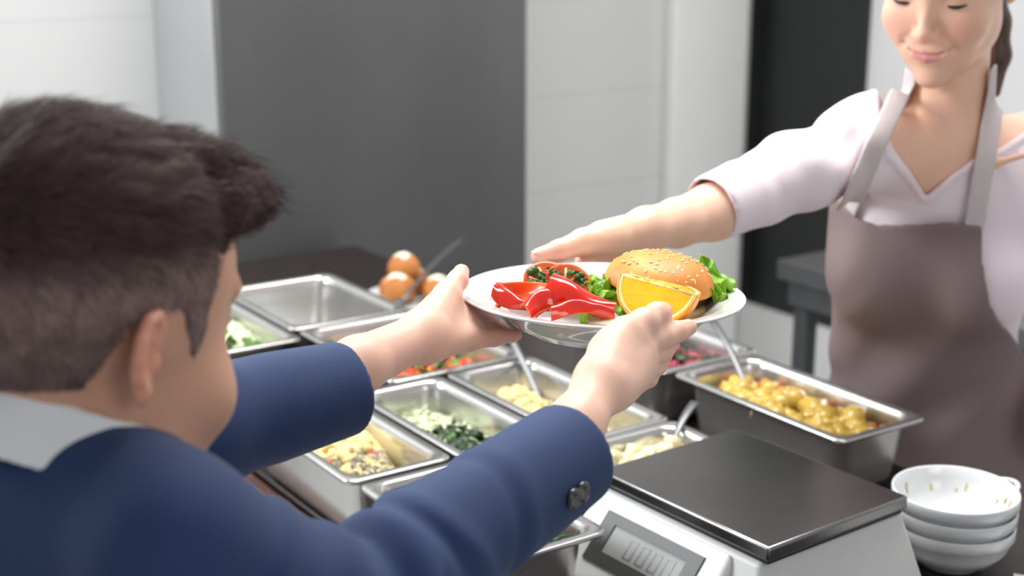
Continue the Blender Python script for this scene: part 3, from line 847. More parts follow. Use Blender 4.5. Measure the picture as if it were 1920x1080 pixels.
# --- tomato pieces
def tomato_wedge(name, r=.03, ang=80, thick=1.0):
    root = empty(name)
    V = []; F = []; na, nb = 14, 20; a0, a1 = -R(ang)/2, R(ang)/2
    for i in range(na+1):
        a = a0+(a1-a0)*i/na
        for j in range(nb+1):
            b = math.pi*j/nb; V.append((r*.85*math.cos(b), r*math.sin(b)*math.cos(a), r*math.sin(b)*math.sin(a)))
    for i in range(na):
        for j in range(nb): F.append((i*(nb+1)+j, i*(nb+1)+j+1, (i+1)*(nb+1)+j+1, (i+1)*(nb+1)+j))
    meshobj('skin', V, F, M['tskin'], root); mod(root.children[0] if root.children else bpy.data.objects[-1], 'SOLIDIFY', thickness=.0008) if False else None
    V = []; F = []; nr = 10
    for sgn, a in ((0, a0), (1, a1)):
        o_ = len(V)
        for j in range(nb+1):
            b = math.pi*j/nb
            for k in range(nr+1):
                q = r*(k/nr)*.985
                d = .0022*math.sin(b*3)**2*math.exp(-((k/nr-.55)/.2)**2)
                off = Vector((0, -math.sin(a), math.cos(a)))*(d if sgn == 0 else -d)
                V.append(tuple(Vector((q*.85*math.cos(b), q*math.sin(b)*math.cos(a), q*math.sin(b)*math.sin(a)))+off))
        for j in range(nb):
            for k in range(nr):
                q = (o_+j*(nr+1)+k, o_+j*(nr+1)+k+1, o_+(j+1)*(nr+1)+k+1, o_+(j+1)*(nr+1)+k); F.append(q if sgn == 0 else q[::-1])
    meshobj('flesh', V, F, M['tflesh'], root)
    return root
def herbs(root, n, ex, ey, z, seed, size=.0035):
    rs = random.Random(seed); parts = []
    for _ in range(n):
        v, f = chunk('leaf', size*rs.uniform(.6, 1.3)); e = Euler((rs.uniform(-.6, .6), rs.uniform(-.6, .6), rs.uniform(0, 6))).to_matrix(); o_ = Vector((rs.uniform(-ex, ex), rs.uniform(0, 2.2*ey), z))
        parts.append(([tuple(e @ Vector(p)+o_) for p in v], f))
    v, f = join(parts); h = meshobj('chopped_herbs', v, f, M['leafd'], root); h['kind'] = 'stuff'; h['label'] = 'dark green chopped herbs'
# slice fan: half-round tomato slices overlapping, leaning toward the viewer
def tomato_slice(r, th, full=200):
    root = empty('tomato_slice'); n = 36; V = []; F = []
    a0 = R(90-full/2)
    ring = [(r*math.cos(a0+R(full)*i/n), r*math.sin(a0+R(full)*i/n)) for i in range(n+1)]
    prof = [(1.0, 0), (1.015, th*.5), (1.0, th), (.9, th+.0006), (.82, th), (.6, th-.0012), (.35, th-.0004), (.0, th)]
    for (x, y) in ring:
        for q, z in prof: V.append((x*q, y*q, z))
    m = len(prof)
    for i in range(n):
        for k in range(m-1): F.append((i*m+k, (i+1)*m+k, (i+1)*m+k+1, i*m+k+1))
    b = len(V)
    for (x, y) in ring: V.append((x, y, 0))
    V.append((0, 0, 0)); c = len(V)-1
    for i in range(n): F.append((c, b+i+1, b+i))
    MI = [0 if (k < 2) else 1 for i in range(n) for k in range(m-1)] + [1]*n
    o = meshobj('flesh', V, F, [M['tskin'], M['tflesh']], root, True, MI)
    # pale core ribs
    parts = [tube_mesh([(0, 0, th+.0002), (r*.78*math.cos(R(a)), r*.78*math.sin(R(a)), th+.0002)], .0014, 6, .5) for a in (20, 60, 105, 150)]
    v, f = join(parts); meshobj('core_rib', v, f, M['tpale'], root)
    return root
for x, y, z, rot, lab, sd in ((-.056, .022, .002, (R(50), R(-6), R(14)), 'tomato slice with herbs at the left of the white plate', 1),
                              (-.034, .014, .002, (R(58), R(8), R(-20)), 'tomato slice with herbs touching the lettuce in the middle', 2)):
    o = tomato_slice(.0255, .0075); on_plate(o, x, y, z, rot); tag(o, lab, 'tomato', 'herbed tomato slices on the plate'); herbs(o, 30, .017, .008, .0092, sd, .0052)
    o.matrix_world = o.matrix_world @ Matrix.Translation((0, -.004, 0))
o = tomato_wedge('tomato_wedge', .020, 95); on_plate(o, -.012, .074, -.0005, (R(-100), R(0), R(-20))); tag(o, 'small orange tomato wedge at the back rim under the woman\'s hand', 'tomato')
v, f = chunk('blob', .03); v, f = blobd(.013, .009, .012, botprof, 4, 24, 12, .08)
o = meshobj('cheese_cube', v, f, M['cheese']); on_plate(o, .006, .055, -.016, (0, R(10), R(20))); tag(o, 'pale cheese piece left of the burger bun', 'cheese')

# --- red pepper pieces: thick curved strips of wall, shiny outside, orange inside
def pepper(name, L_, Wd, arch, bend, seed, th=.0045, taper=.6, n=26, m=16):
    rs = np.random.RandomState(seed); ph = rs.rand(4)*6.28; top = []; bot = []
    for i in range(n+1):
        u = i/n; hw = Wd/2*(1-(1-taper)*u)*(1-.15*math.cos(u*6+ph[0]))
        for j in range(m+1):
            v_ = -1+2*j/m
            x = L_*(u-.5) ; y = hw*v_ + bend*.03*(u-.5)**2
            z = arch*(1-v_*v_)*(1-.3*u) + .0022*math.sin(u*7+ph[1])*math.cos(v_*3+ph[2]) - .35*arch*(2*u-1)**2
            top.append((x, y, z)); bot.append((x, y*.96, z - th*(1-.55*v_*v_*v_*v_)))
    root = empty(name); F = []
    for i in range(n):
        for j in range(m): a = i*(m+1)+j; F.append((a, a+m+1, a+m+2, a+1))
    meshobj('skin', top, F, M['pepper'], root)
    b = len(top); V = [(x, y, z-.0002) for x, y, z in top] + bot; G = [tuple(q+b for q in f_)[::-1] for f_ in F]
    edge = [i*(m+1) for i in range(n+1)] + [n*(m+1)+j for j in range(1, m+1)] + [i*(m+1)+m for i in range(n-1, -1, -1)] + [j for j in range(m-1, 0, -1)]
    for i in range(len(edge)): j = (i+1) % len(edge); G.append((edge[i], edge[i]+b, edge[j]+b, edge[j]))
    meshobj('inner_flesh', V, G, M['pepper_in'], root)
    return root
PEP = [ # L, W, arch, bend, x, y, z, rot, label
 (.062, .034, .010, 1.2, -.074, -.032, .005, (R(215), R(-6), R(-20)), 'red pepper strip with orange inner side up at the left end of the plate'),
 (.062, .020, .008, 1.6, -.084, -.050, -.002, (R(28), R(8), R(-26)), 'narrow red pepper strip lying at the front left rim'),
 (.058, .030, .012, -1.6, -.056, -.054, .004, (R(12), R(-8), R(24)), 'shiny bright red pepper strip in the middle of the three front ones'),
 (.068, .042, .015, 1.0, -.026, -.058, .003, (R(30), R(16), R(-16)), 'broad glossy red pepper piece closest to the orange wedge'),
 (.050, .022, .009, .8, -.050, -.018, -.008, (R(200), R(-8), R(30)), 'small red pepper piece under the tomato slices'),
 (.060, .020, .008, -.8, -.024, -.080, .002, (R(20), R(0), R(2)), 'red pepper strip resting on the front rim of the plate'),
]
for i, (L_, Wd, ar, be, x, y, z, rot, lab) in enumerate(PEP):
    o = pepper('pepper_slice', L_, Wd, ar, be, 30+i); on_plate(o, x, y, z, rot); tag(o, lab, 'pepper', 'red pepper slices on the plate')
v, f = blobd(.022, .012, .006, botprof, 14, 30, 12, .1)
o = meshobj('onion_slice', v, f, M['cabbage']); on_plate(o, .004, -.072, -.018, (R(10), 0, R(-10))); tag(o, 'pale green slice on the plate between pepper and orange', 'onion')
# ================================================================== PEOPLE
def nrm(a): a = np.asarray(a, float); return a / np.linalg.norm(a)
def mk_frame(origin, fwd_yaw, pitch_down=0.0, roll=0.0):
    """local frame: x = the person's right, y = forward, z = up; columns of the matrix are the axes"""
    cy, sy_ = math.cos(fwd_yaw), math.sin(fwd_yaw)
    f = np.array([cy, sy_, 0.]); r = np.array([sy_, -cy, 0.]); u = np.array([0, 0, 1.])
    f2 = f*math.cos(pitch_down) - u*math.sin(pitch_down); u2 = u*math.cos(pitch_down) + f*math.sin(pitch_down)
    r2 = r*math.cos(roll) + u2*math.sin(roll); u3 = u2*math.cos(roll) - r*math.sin(roll)
    return np.asarray(origin, float), np.stack([r2, f2, u3], 1)
def to_local(P, fr): return (P - fr[0].astype(np.float32)) @ fr[1].astype(np.float32)
def to_world(p, fr): return fr[0] + fr[1] @ np.asarray(p, float)
def poly2(X, Y, pts):
    """signed distance to a polygon in the plane"""
    d = np.full(X.shape, 1e9, np.float32); inside = np.zeros(X.shape, bool); n = len(pts)
    for i in range(n):
        ax, ay = pts[i]; bx, by = pts[(i+1) % n]
        ex, ey = bx-ax, by-ay; wx, wy = X-ax, Y-ay
        t = np.clip((wx*ex+wy*ey)/(ex*ex+ey*ey+1e-12), 0, 1)
        d = np.minimum(d, (wx-ex*t)**2+(wy-ey*t)**2)
        c = ((ay > Y) != (by > Y)) & (X < (bx-ax)*(Y-ay)/((by-ay) if by != ay else 1e-9) + ax)
        inside ^= c
    d = np.sqrt(d); return np.where(inside, -d, d)
def ear_sdf(L, x, s=1.0, yc=-.008, zc=.0, out=1.0):
    """right or left ear; x = signed half head width, outline tilted back a little"""
    sg = 1 if x > 0 else -1
    q = np.stack([(L[:, 0]*sg), L[:, 1], L[:, 2]], 1)
    c = np.array([abs(x)+.006*out, yc, zc]); th = R(20)
    # ear plane: splayed outward at the back
    ax = np.array([math.sin(th)*.9, -math.cos(th), 0]); ax = nrm(ax)         # toward the back and outward
    up = nrm(np.array([.12, -.16, 1.0])); nn = nrm(np.cross(ax, up)); up = nrm(np.cross(nn, ax)) 
    Rm = np.stack([ax, up, nn], 1)
    if Rm[0, 2] < 0: Rm[:, 2] *= -1
    def pt(a, b, n_=0): return c + (Rm[:, 0]*a + Rm[:, 1]*b + Rm[:, 2]*n_)*s
    body = ell(q, pt(.001, .002, 0), np.array([.0150, .0270, .0045])*s, Rm)
    hel = [pt(-.010, .006, .002), pt(-.009, .018, .004), pt(-.001, .0275, .005), pt(.009, .0255, .005), pt(.0155, .015, .005), pt(.0150, .001, .0045), pt(.010, -.012, .004), pt(.003, -.021, .003)]
    d = smin(body, chain(q, hel, [.0028*s, .0030*s, .0034*s, .0036*s, .0036*s, .0032*s, .0032*s, .004*s], .002), .004)
    d = smax(d, -ell(q, pt(-.001, -.001, .006), np.array([.0072, .0120, .0058])*s, Rm), .003)
    d = smax(d, -ell(q, pt(.004, .016, .0062), np.array([.0075, .0060, .0042])*s, Rm), .003)
    d = smin(d, ell(q, pt(.0005, -.025, .002), np.array([.0070, .0080, .0045])*s, Rm), .005)      # lobe
    d = smin(d, ell(q, pt(-.009, -.006, .003), np.array([.0035, .0058, .003])*s, Rm), .003)        # tragus
    return d
def head_sdf(L, s=1.0, child=False, smile=True):
    L = L / s
    d = ell(L, (0, -.012, .036), (.0735, .0945, .0865))
    d = smin(d, ell(L, (0, .030, -.012), (.0610 if child else .0640, .0600, .0860)), .03)
    d = smin(d, ell(L, (0, .040, -.070), (.0440 if not child else .046, .0420, .0330)), .03)
    d = smin(d, ell(L, (0, .074, -.0975), (.0170, .0140, .0130)), .022)
    for sg in (-1, 1):
        d = smin(d, ell(L, (sg*.038, .0630, -.026), (.0250, .0215, .0250)) if not child else ell(L, (sg*.042, .050, -.040), (.0290, .0290, .0300)), .022)      # cheeks
        d = smin(d, ell(L, (sg*.046, .000, -.055), (.016, .032, .026)), .025)            # jaw angle
    if child: d = smin(d, ell(L, (0, .040, .052), (.064, .050, .045)), .02)
    for sg in (-1, 1):
        d = smax(d, -ell(L, (sg*.0315, .0970, .0130), (.0185, .0150, .0120)), .016)       # eye sockets
        d = smin(d, ell(L, (sg*.0315, .0725, .0110), (.0150, .0122, .0118)), .006)        # closed lids over the eyeball
        d = smin(d, rc(L, (sg*.014, .0860, .0290), (sg*.046, .0760, .0310), .0060, .0050), .014)  # brow
    d = smin(d, chain(L, [(0, .0820, .016), (0, .0945, -.008), (0, .1040, -.024)], [.0062, .0068, .0088], .003), .009)
    d = smin(d, ell(L, (0, .1035, -.0275), (.0098, .0095, .0085)), .006)
    for sg in (-1, 1):
        d = smin(d, ell(L, (sg*.0120, .0940, -.0300), (.0068, .0085, .0066)), .0055)
        d = smax(d, -ell(L, (sg*.0062, .0990, -.0375), (.0032, .0042, .0030)), .003)
    up = -.0020 if smile else 0
    L0 = L
    if not child: L = L - np.array((0, 0, .0055), np.float32)
    d = smin(d, ell(L, (0, .0790, -.0610), (.0280, .0130, .0160)), .012)
    ul = [(-.0300, .0765, -.0545), (-.0150, .0870, -.0595), (-.004, .0905, -.0582), (0, .0903, -.0592), (.004, .0905, -.0582), (.0150, .0870, -.0595), (.0300, .0765, -.0545)]
    ll = [(-.0275, .0775, -.0575), (-.0140, .0865, -.0660), (0, .0892, -.0692), (.0140, .0865, -.0660), (.0275, .0775, -.0575)]
    d = smin(d, chain(L, ul, [.0022, .0034, .0036, .0033, .0036, .0034, .0022], .002), .003)
    d = smin(d, chain(L, ll, [.0022, .0044, .0050, .0044, .0022], .002), .003)
    mouth = [(-.0335, .0785, -.0535), (-.0150, .0915, -.0618), (0, .0945, -.0632), (.0150, .0915, -.0618), (.0335, .0785, -.0535)]
    d = smax(d, -chain(L, mouth, [.0012, .0018, .0020, .0018, .0012]), .002)
    L = L0
    if smile:
        for sg in (-1, 1):
            d = smax(d, -chain(L, [(sg*.0175, .0925, -.0290), (sg*.0290, .0880, -.0420), (sg*.0360, .0800, -.0560)], [.0014, .0030, .0016], .002), .007)
    return d * s
def skin_colour(base, lipc=None):
    def f(V):
        return np.tile(np.array(base, float), (len(V), 1)) * (1 + .05*wnoise(V, 60, 2)[:, None])
    return f
def hand_sdf(P, wrist, palm, fingers, thumb, kf=.004):
    """wrist: (point, radius); palm: list of capsules (a, b, ra, rb); fingers: list of joint chains [(p, r), ...]"""
    d = None
    for a, b, ra, rb in palm:
        e = rc(P, a, b, ra, rb); d = e if d is None else smin(d, e, .012)
    if wrist is not None:
        e = chain(P, [w_[0] for w_ in wrist], [w_[1] for w_ in wrist], .01); d = smin(d, e, .014)
    fg = None
    for ch in fingers:
        e = chain(P, [c[0] for c in ch], [c[1] for c in ch], .003)
        fg = e if fg is None else smin(fg, e, .0022)
    e = chain(P, [c[0] for c in thumb], [c[1] for c in thumb], .005)
    d = smin(d, fg, .007); d = smin(d, e, .007)
    return d
def bounds(pts, pad):
    A = np.array(pts); return A.min(0) - pad, A.max(0) + pad
def nail(parent, tip, prev, out, w_, l_, label='pink fingernail'):
    """a small curved nail plate on the finger end; out = direction the nail faces"""
    tip = np.array(tip); ax = nrm(np.array(tip) - np.array(prev)); o_ = nrm(np.array(out) - ax*np.dot(out, ax)); sd = np.cross(ax, o_)
    V = []; F = []
    for i in range(7):
        u = -1 + 2*i/6; 
        for j in range(7):
            v_ = -1+2*j/6; hw = w_*(1 - .18*max(0, u)**2 - .1*max(0, -u)**2)
            p = tip + ax*(u*l_) + sd*(v_*hw) + o_*(-.45*w_*v_*v_ - .12*l_*u*u*(1 if u > 0 else .3)); V.append(tuple(p))
    for i in range(6):
        for j in range(6): F.append((i*7+j, (i+1)*7+j, (i+1)*7+j+1, i*7+j+1))
    o = meshobj('fingernail', V, F, M['nail'], parent); mod(o, 'SOLIDIFY', thickness=.0006, offset=0); o['label'] = label; return o

M['skin_w'] = pmat('skin_fair', (.80, .52, .40), .42, vcol=True, noise=.05, nscale=30, sss=.28, bump=.06, bscale=300, spec=.4)
M['skin_b'] = pmat('skin_child', (.80, .52, .40), .45, vcol=True, noise=.06, nscale=30, sss=.25, bump=.05, bscale=300, spec=.4)
M['nail'] = pmat('finger_nail', (.85, .50, .45), .22, noise=.05, coat=.4)
M['suit'] = pmat('navy_suit_fabric', (.013, .037, .118), .8, noise=.16, nscale=7, bump=.25, bscale=900, sheen=.08)
M['button'] = pmat('dark_button', (.015, .015, .02), .18, noise=.1, coat=.8)
M['shirtw'] = pmat('white_shirt_cotton', (.74, .76, .78), .8, noise=.05, nscale=10, bump=.2, bscale=500)
M['hair_b'] = pmat('dark_brown_hair', (.07, .04, .035), .75, vcol=True, noise=.5, nscale=55, bump=.9, bscale=160, stretch=(1, 1, 1), spec=.15)
M['hair_s'] = pmat('hair_strand', (.085, .05, .045), .62, vcol=True, noise=.25, nscale=40, spec=.2)
M['trous'] = pmat('dark_trousers', (.02, .03, .06), .8, noise=.2)
M['shoe'] = pmat('black_shoe', (.02, .02, .02), .3, noise=.1)
M['pink'] = pmat('pale_pink_blouse', (.88, .76, .81), .75, noise=.05, nscale=9, bump=.35, bscale=40, sss=.05)
M['apron'] = pmat('mauve_apron_cloth', (.225, .160, .158), .75, noise=.12, nscale=5, bump=.2, bscale=500)
M['strap'] = pmat('lit_apron_strap', (.60, .525, .52), .75, noise=.06, bump=.15, bscale=500)  # strong light on the straps is painted in as a paler cloth colour
M['hair_w'] = pmat('brown_hair', (.085, .04, .022), .42, noise=.6, nscale=90, bump=.8, bscale=200, stretch=(1, 1, .15))
M['lash'] = pmat('dark_eyelash', (.03, .018, .015), .5, noise=.2)

# ------------------------------------------------------------------ the boy
boy = empty('person', (*Q(90, 1000, .93)[:2], 0), 0)
tag(boy, 'boy in a navy blue blazer seen from behind, reaching for the plate', 'person')
def bchild(o): o.parent = boy; o.matrix_parent_inverse = Matrix.Translation(-Vector(boy.location)); return o
HB = mk_frame(Q(174, 621, .905), R(56), R(8), R(-2))
SB = .985
Sr, Er, Cr = Q(308, 1012, .85), Q(640, 1150, .94), Q(1072, 848, 1.135)
Sl, El, Cl = Q(-60, 905, 1.0), Q(330, 812, 1.12), Q(650, 727, 1.235)
MB_ = (Sr + Sl)/2
TF = mk_frame(MB_, R(60), R(6))
neck0 = to_world((0, -.026, -.035), HB); neck1 = to_world((0, -.015, .03), TF)
def boy_head(P):
    L = to_local(P, HB)
    d = head_sdf(L, SB, child=True, smile=False)
    d = smin(d, rc(P, neck0, neck1, .046, .052), .022)
    d = smin(d, ell(P, MB_, (.12, .07, .06), TF[1]), .03)
    d = smin(d, ear_sdf(L, .0725*SB, .95, -.026, .003), .005)
    d = smin(d, ear_sdf(L, -.0725*SB, .95, -.026, .003), .005)
    return d
Lw = [(Q(560, 750, 1.20), .029), (Q(672, 684, 1.25), .0245), (Q(790, 629, 1.315), .0205)]
Lpalm = [(Q(795, 628, 1.318), Q(868, 588, 1.385), .0190, .0130), (Q(795, 640, 1.318), Q(876, 612, 1.37), .0170, .0125), (Q(800, 648, 1.318), Q(880, 634, 1.352), .0150, .0115), (Q(800, 612, 1.322), Q(838, 566, 1.36), .0180, .0140)]
Lfing = [[(Q(872, 584, 1.395), .0105), (Q(902, 592, 1.44), .0092), (Q(925, 606, 1.47), .0078)],
         [(Q(880, 600, 1.385), .0108), (Q(915, 610, 1.43), .0094), (Q(945, 622, 1.46), .0080)],
         [(Q(880, 618, 1.368), .0105), (Q(925, 621, 1.405), .0090), (Q(958, 630, 1.43), .0075)],
         [(Q(880, 636, 1.352), .0100), (Q(925, 634, 1.378), .0084), (Q(968, 628, 1.405), .0062)]]
Lth = [(Q(812, 590, 1.335), .0155), (Q(838, 552, 1.36), .0122), (Q(858, 526, 1.378), .0098), (Q(865, 510, 1.388), .0080)]
Rw = [(Q(1035, 875, 1.115), .029), (Q(1080, 795, 1.155), .0225), (Q(1122, 730, 1.19), .0205)]
Rpalm = [(Q(1126, 724, 1.195), Q(1176, 640, 1.245), .0200, .0155), (Q(1140, 726, 1.2), Q(1196, 660, 1.25), .0185, .0145), (Q(1152, 728, 1.205), Q(1202, 682, 1.255), .0165, .0130), (Q(1158, 728, 1.21), Q(1200, 706, 1.255), .0145, .0120), (Q(1126, 700, 1.2), Q(1150, 648, 1.228), .0190, .0160)]
Rfing = [[(Q(1185, 652, 1.250), .0135), (Q(1243, 632, 1.275), .0110), (Q(1270, 622, 1.288), .0098), (Q(1291, 614, 1.300), .0078)],
         [(Q(1196, 672, 1.255), .0130), (Q(1240, 658, 1.285), .0108), (Q(1258, 643, 1.32), .0085)],
         [(Q(1198, 694, 1.26), .0122), (Q(1229, 684, 1.29), .0103), (Q(1246, 664, 1.325), .0082)],
         [(Q(1192, 714, 1.26), .0112), (Q(1214, 708, 1.29), .0095), (Q(1230, 690, 1.325), .0076)]]
Rth = [(Q(1140, 662, 1.225), .0175), (Q(1172, 626, 1.24), .0148), (Q(1208, 604, 1.258), .0122), (Q(1232, 589, 1.276), .0104), (Q(1242, 585, 1.284), .0094)]
def lh(P):
    d = hand_sdf(P, Lw, Lpalm, Lfing, Lth)
    for a, b in ((Q(803, 614, 1.297), Q(806, 664, 1.300)), (Q(862, 600, 1.352), Q(838, 640, 1.325))):
        d = smax(d, -rc(P, a, b, .0011, .0009), .003)
    return d
def rh(P): return hand_sdf(P, Rw, Rpalm, Rfing, Rth)
SKB_SHADE = np.array((.60, .33, .225)); SKH = np.array((.80, .50, .385))  # head skin darker than the hands: its shadow is put into the colour
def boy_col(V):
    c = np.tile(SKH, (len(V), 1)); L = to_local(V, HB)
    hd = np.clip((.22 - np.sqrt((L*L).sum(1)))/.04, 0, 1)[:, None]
    c = c*(1-hd) + SKB_SHADE*hd
    er = np.clip((abs(L[:, 0]) - .071)/.008, 0, 1)*(np.abs(L[:, 2]) < .05)*(np.abs(L[:, 1]+.01) < .04)
    c = c*(1-er[:, None]*.5) + np.array((.80, .33, .24))*er[:, None]*.5
    for ch in Lfing + Rfing + [Rth, Lth]:       # pink finger ends
        e = rc(V, ch[-1][0], ch[-2][0], ch[-1][1]*1.05, ch[-1][1]); k = np.clip(1 - np.abs(e)/.006, 0, 1)[:, None]*.35
        c = c*(1-k) + np.array((.85, .40, .33))*k
    for ch in Lfing:
        e = chain(V, [q[0] for q in ch], [q[1] for q in ch]); k = np.clip(1-np.maximum(e, 0)/.004, 0, 1)[:, None]*.25
        c = c*(1-k) + np.array((.80, .34, .28))*k
    return c
lb = bounds([q[0] for ch in Lfing+[Lth] for q in ch]+[q[0] for q in Lw], .03)
rb_ = bounds([q[0] for ch in Rfing+[Rth] for q in ch]+[q[0] for q in Rw], .03)
hb0, hb1 = HB[0] - [.17, .17, .19], HB[0] + [.17, .17, .15]
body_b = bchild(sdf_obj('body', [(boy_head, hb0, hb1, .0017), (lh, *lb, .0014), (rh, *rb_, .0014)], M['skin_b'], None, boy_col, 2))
tp, pv = Rth[-1][0], Rth[-2][0]
bchild(nail(None, tp + nrm(np.array((.15, -.55, .82)))*.0090, pv + nrm(np.array((.15, -.55, .82)))*.0093, (.15, -.55, .82), .0058, .0064, 'pink thumbnail over the rim of the plate'))

tp, pv = Rfing[0][-1][0], Rfing[0][-2][0]; o_ = nrm(np.array((.35, -.62, .5)))
bchild(nail(None, tp + o_*.0072 + nrm(tp-pv)*.001, pv + o_*.0072, o_, .0046, .0050, 'pink fingernail below the rim of the plate'))
# hair: cap following the skull, longer and combed forward on top, clipped at the sides
HP = [(.130, .104), (.086, .104), (.058, .090), (.041, .062), (.035, .026), (.032, -.002), (.022, -.004), (.012, .018), (.002, .029), (-.018, .031), (-.036, .022), (-.046, -.004), (-.050, -.036), (-.064, -.064), (-.14, -.078), (-.16, .2), (.16, .2)]
def hair_thick(L):
    z = L[:, 2]; y = L[:, 1]; x = L[:, 0]
    top = 1/(1+np.exp(-(z - .064 + .06*np.clip(-y, 0, .1))/.011))
    fr_ = 1/(1+np.exp(-(y - .055)/.012))*top
    return .0022 + .0145*top + .011*fr_
def boy_hair(P):
    L = to_local(P, HB)/SB
    d = head_sdf(L, 1.0, child=True, smile=False)
    st = .0011*np.sin(L[:, 0]*420 + 3*np.sin(L[:, 1]*60) + 2*np.sin(L[:, 2]*75)) + .0012*np.sin(L[:, 0]*210+L[:, 1]*40 + 1.5*np.sin(L[:, 1]*90))
    th = hair_thick(L); fade = np.clip((th-.003)/.012, 0, 1)
    tmp = np.clip((L[:, 1]-.020)/.02, 0, 1)*np.clip((np.abs(L[:, 0])-.040)/.01, 0, 1)
    th = th*(1-.75*tmp)
    d = d - th - st*fade*(1-.6*tmp)
    d = smin(d, ell(L, (0, -.038, .060), (.079, .082, .080)) - st, .02)
    reg = poly2(L[:, 1], L[:, 2], HP) + .0028*np.sin(L[:, 1]*430+L[:, 0]*200)*np.cos(L[:, 2]*150) + .0016*np.sin(L[:, 1]*500)*np.cos(L[:, 2]*410)
    d = smax(d, reg, .004)
    # fringe jutting forward over the brow
    fq = ell(L, (.006, .072, .086), (.056, .045, .024)); d = smin(d, fq - st*1.5, .034)
    return d*SB*.9
HC1 = np.array((.052, .030, .027)); HC2 = np.array((.27, .185, .17))
def hair_col(V):
    L = to_local(V, HB)/SB
    k = np.clip((hair_thick(L)-.0022)/.010, 0, 1)[:, None]
    s_ = np.clip((L[:, 2]+.01)/.06, 0, 1)[:, None]
    side = HC2*(.62+.38*s_); n_ = wnoise(L, 170, 5)[:, None]
    return np.clip((side*(1-k) + HC1*k)*(1+.25*n_), 0, 1)
hair = bchild(sdf_obj('hair', [(boy_hair, hb0, hb1, .0018)], M['hair_b'], None, hair_col, 1)); hair['label'] = 'short dark brown hair, clipped at the sides'
def strands(src_fn, V, N_, frame, n, seed, name, mat, parentfn):
    rs = np.random.RandomState(seed); idx = rs.choice(len(V), n)
    L = to_local(V[idx].astype(np.float32), frame)/SB; th = hair_thick(L)
    keep = (poly2(L[:, 1], L[:, 2], HP) < .001) | ((L[:, 1] > .080) & (L[:, 2] > .055))
    idx = idx[keep]; L = L[keep]; th = th[keep]; p = V[idx]; nn = N_[idx]
    m = len(idx); fwd = frame[1][:, 1]; upv = frame[1][:, 2]; rt = frame[1][:, 0]
    topk = np.clip((th-.0022)/.012, 0, 1)[:, None]
    comb = fwd[None]*(.9*topk + .25) - upv[None]*(.9*(1-topk)) + rt[None]*(L[:, :1]*3.0) + rs.normal(size=(m, 3))*.22
    comb = comb - (comb*nn).sum(1)[:, None]*nn*.9
    comb /= np.linalg.norm(comb, axis=1)[:, None]
    ln = (.005 + .017*topk[:, 0]*np.where((np.abs(L[:, 0]) > .040) & (L[:, 1] > .01), .35, 1.0))*rs.uniform(.6, 1.3, m)
    side = np.cross(comb, nn); side /= np.linalg.norm(side, axis=1)[:, None]
    VV = []; k = 4
    for i in range(k+1):
        t = i/k
        c = p - nn*.0008 + comb*(ln*t)[:, None] + nn*((.0035*np.sin(t*2.4)*(.35+topk[:, 0]))[:, None])
        w_ = (.00034*(1-.75*t))
        VV.append(c + side*w_); VV.append(c - side*w_)
    A = np.stack(VV, 1)                      # m, 2(k+1), 3
    F = []
    base = (np.arange(m)*2*(k+1))[:, None]
    q = np.concatenate([base + np.array([[2*i, 2*i+1, 2*i+3, 2*i+2]]) for i in range(k)], 0)
    V2 = A.reshape(-1, 3)
    o = meshobj(name, V2, q, mat, None)
    c = np.clip(hair_col(V2.astype(np.float32))*np.repeat(rs.uniform(.7, 1.9, m), 2*(k+1))[:, None], 0, 1)
    at = o.data.color_attributes.new('Col', 'FLOAT_COLOR', 'POINT'); at.data.foreach_set('color', np.concatenate([c, np.ones((len(c), 1))], 1).astype(np.float32).ravel())
    return o
hv_ = np.empty(len(hair.data.vertices)*3); hair.data.vertices.foreach_get('co', hv_); hv_ = hv_.reshape(-1, 3)
hn_ = np.empty(len(hair.data.vertices)*3); hair.data.vertices.foreach_get('normal', hn_); hn_ = hn_.reshape(-1, 3)
so = strands(boy_hair, hv_, hn_, HB, 26000, 5, 'hair_strands', M['hair_s'], None); so.parent = hair; so['kind'] = 'stuff'

# white shirt collar around the neck
CF = mk_frame(Q(140, 792, .92), R(56), R(27), R(-4))
def boy_collar(P):
    L = to_local(P, CF)
    r = np.sqrt((L[:, 0]/1.02)**2 + ((L[:, 1]+.006)/1.08)**2)
    z = L[:, 2]; rad = .0700 + .22*np.clip(.024-z, 0, .05) + .0012*np.sin(np.arctan2(L[:, 1], L[:, 0])*9)
    d = np.abs(r - rad) - .0026
    d = smax(d, np.abs(z + .005) - .021, .004)
    d2 = smax(np.abs(r - .066) - .002, np.abs(z-.001) - .0215, .004)
    return smin(d, d2, .003)*.85
bchild(sdf_obj('shirt', [(boy_collar, CF[0]-.12, CF[0]+.12, .0022)], M['shirtw'], None, None, 2))['label'] = 'white shirt collar'

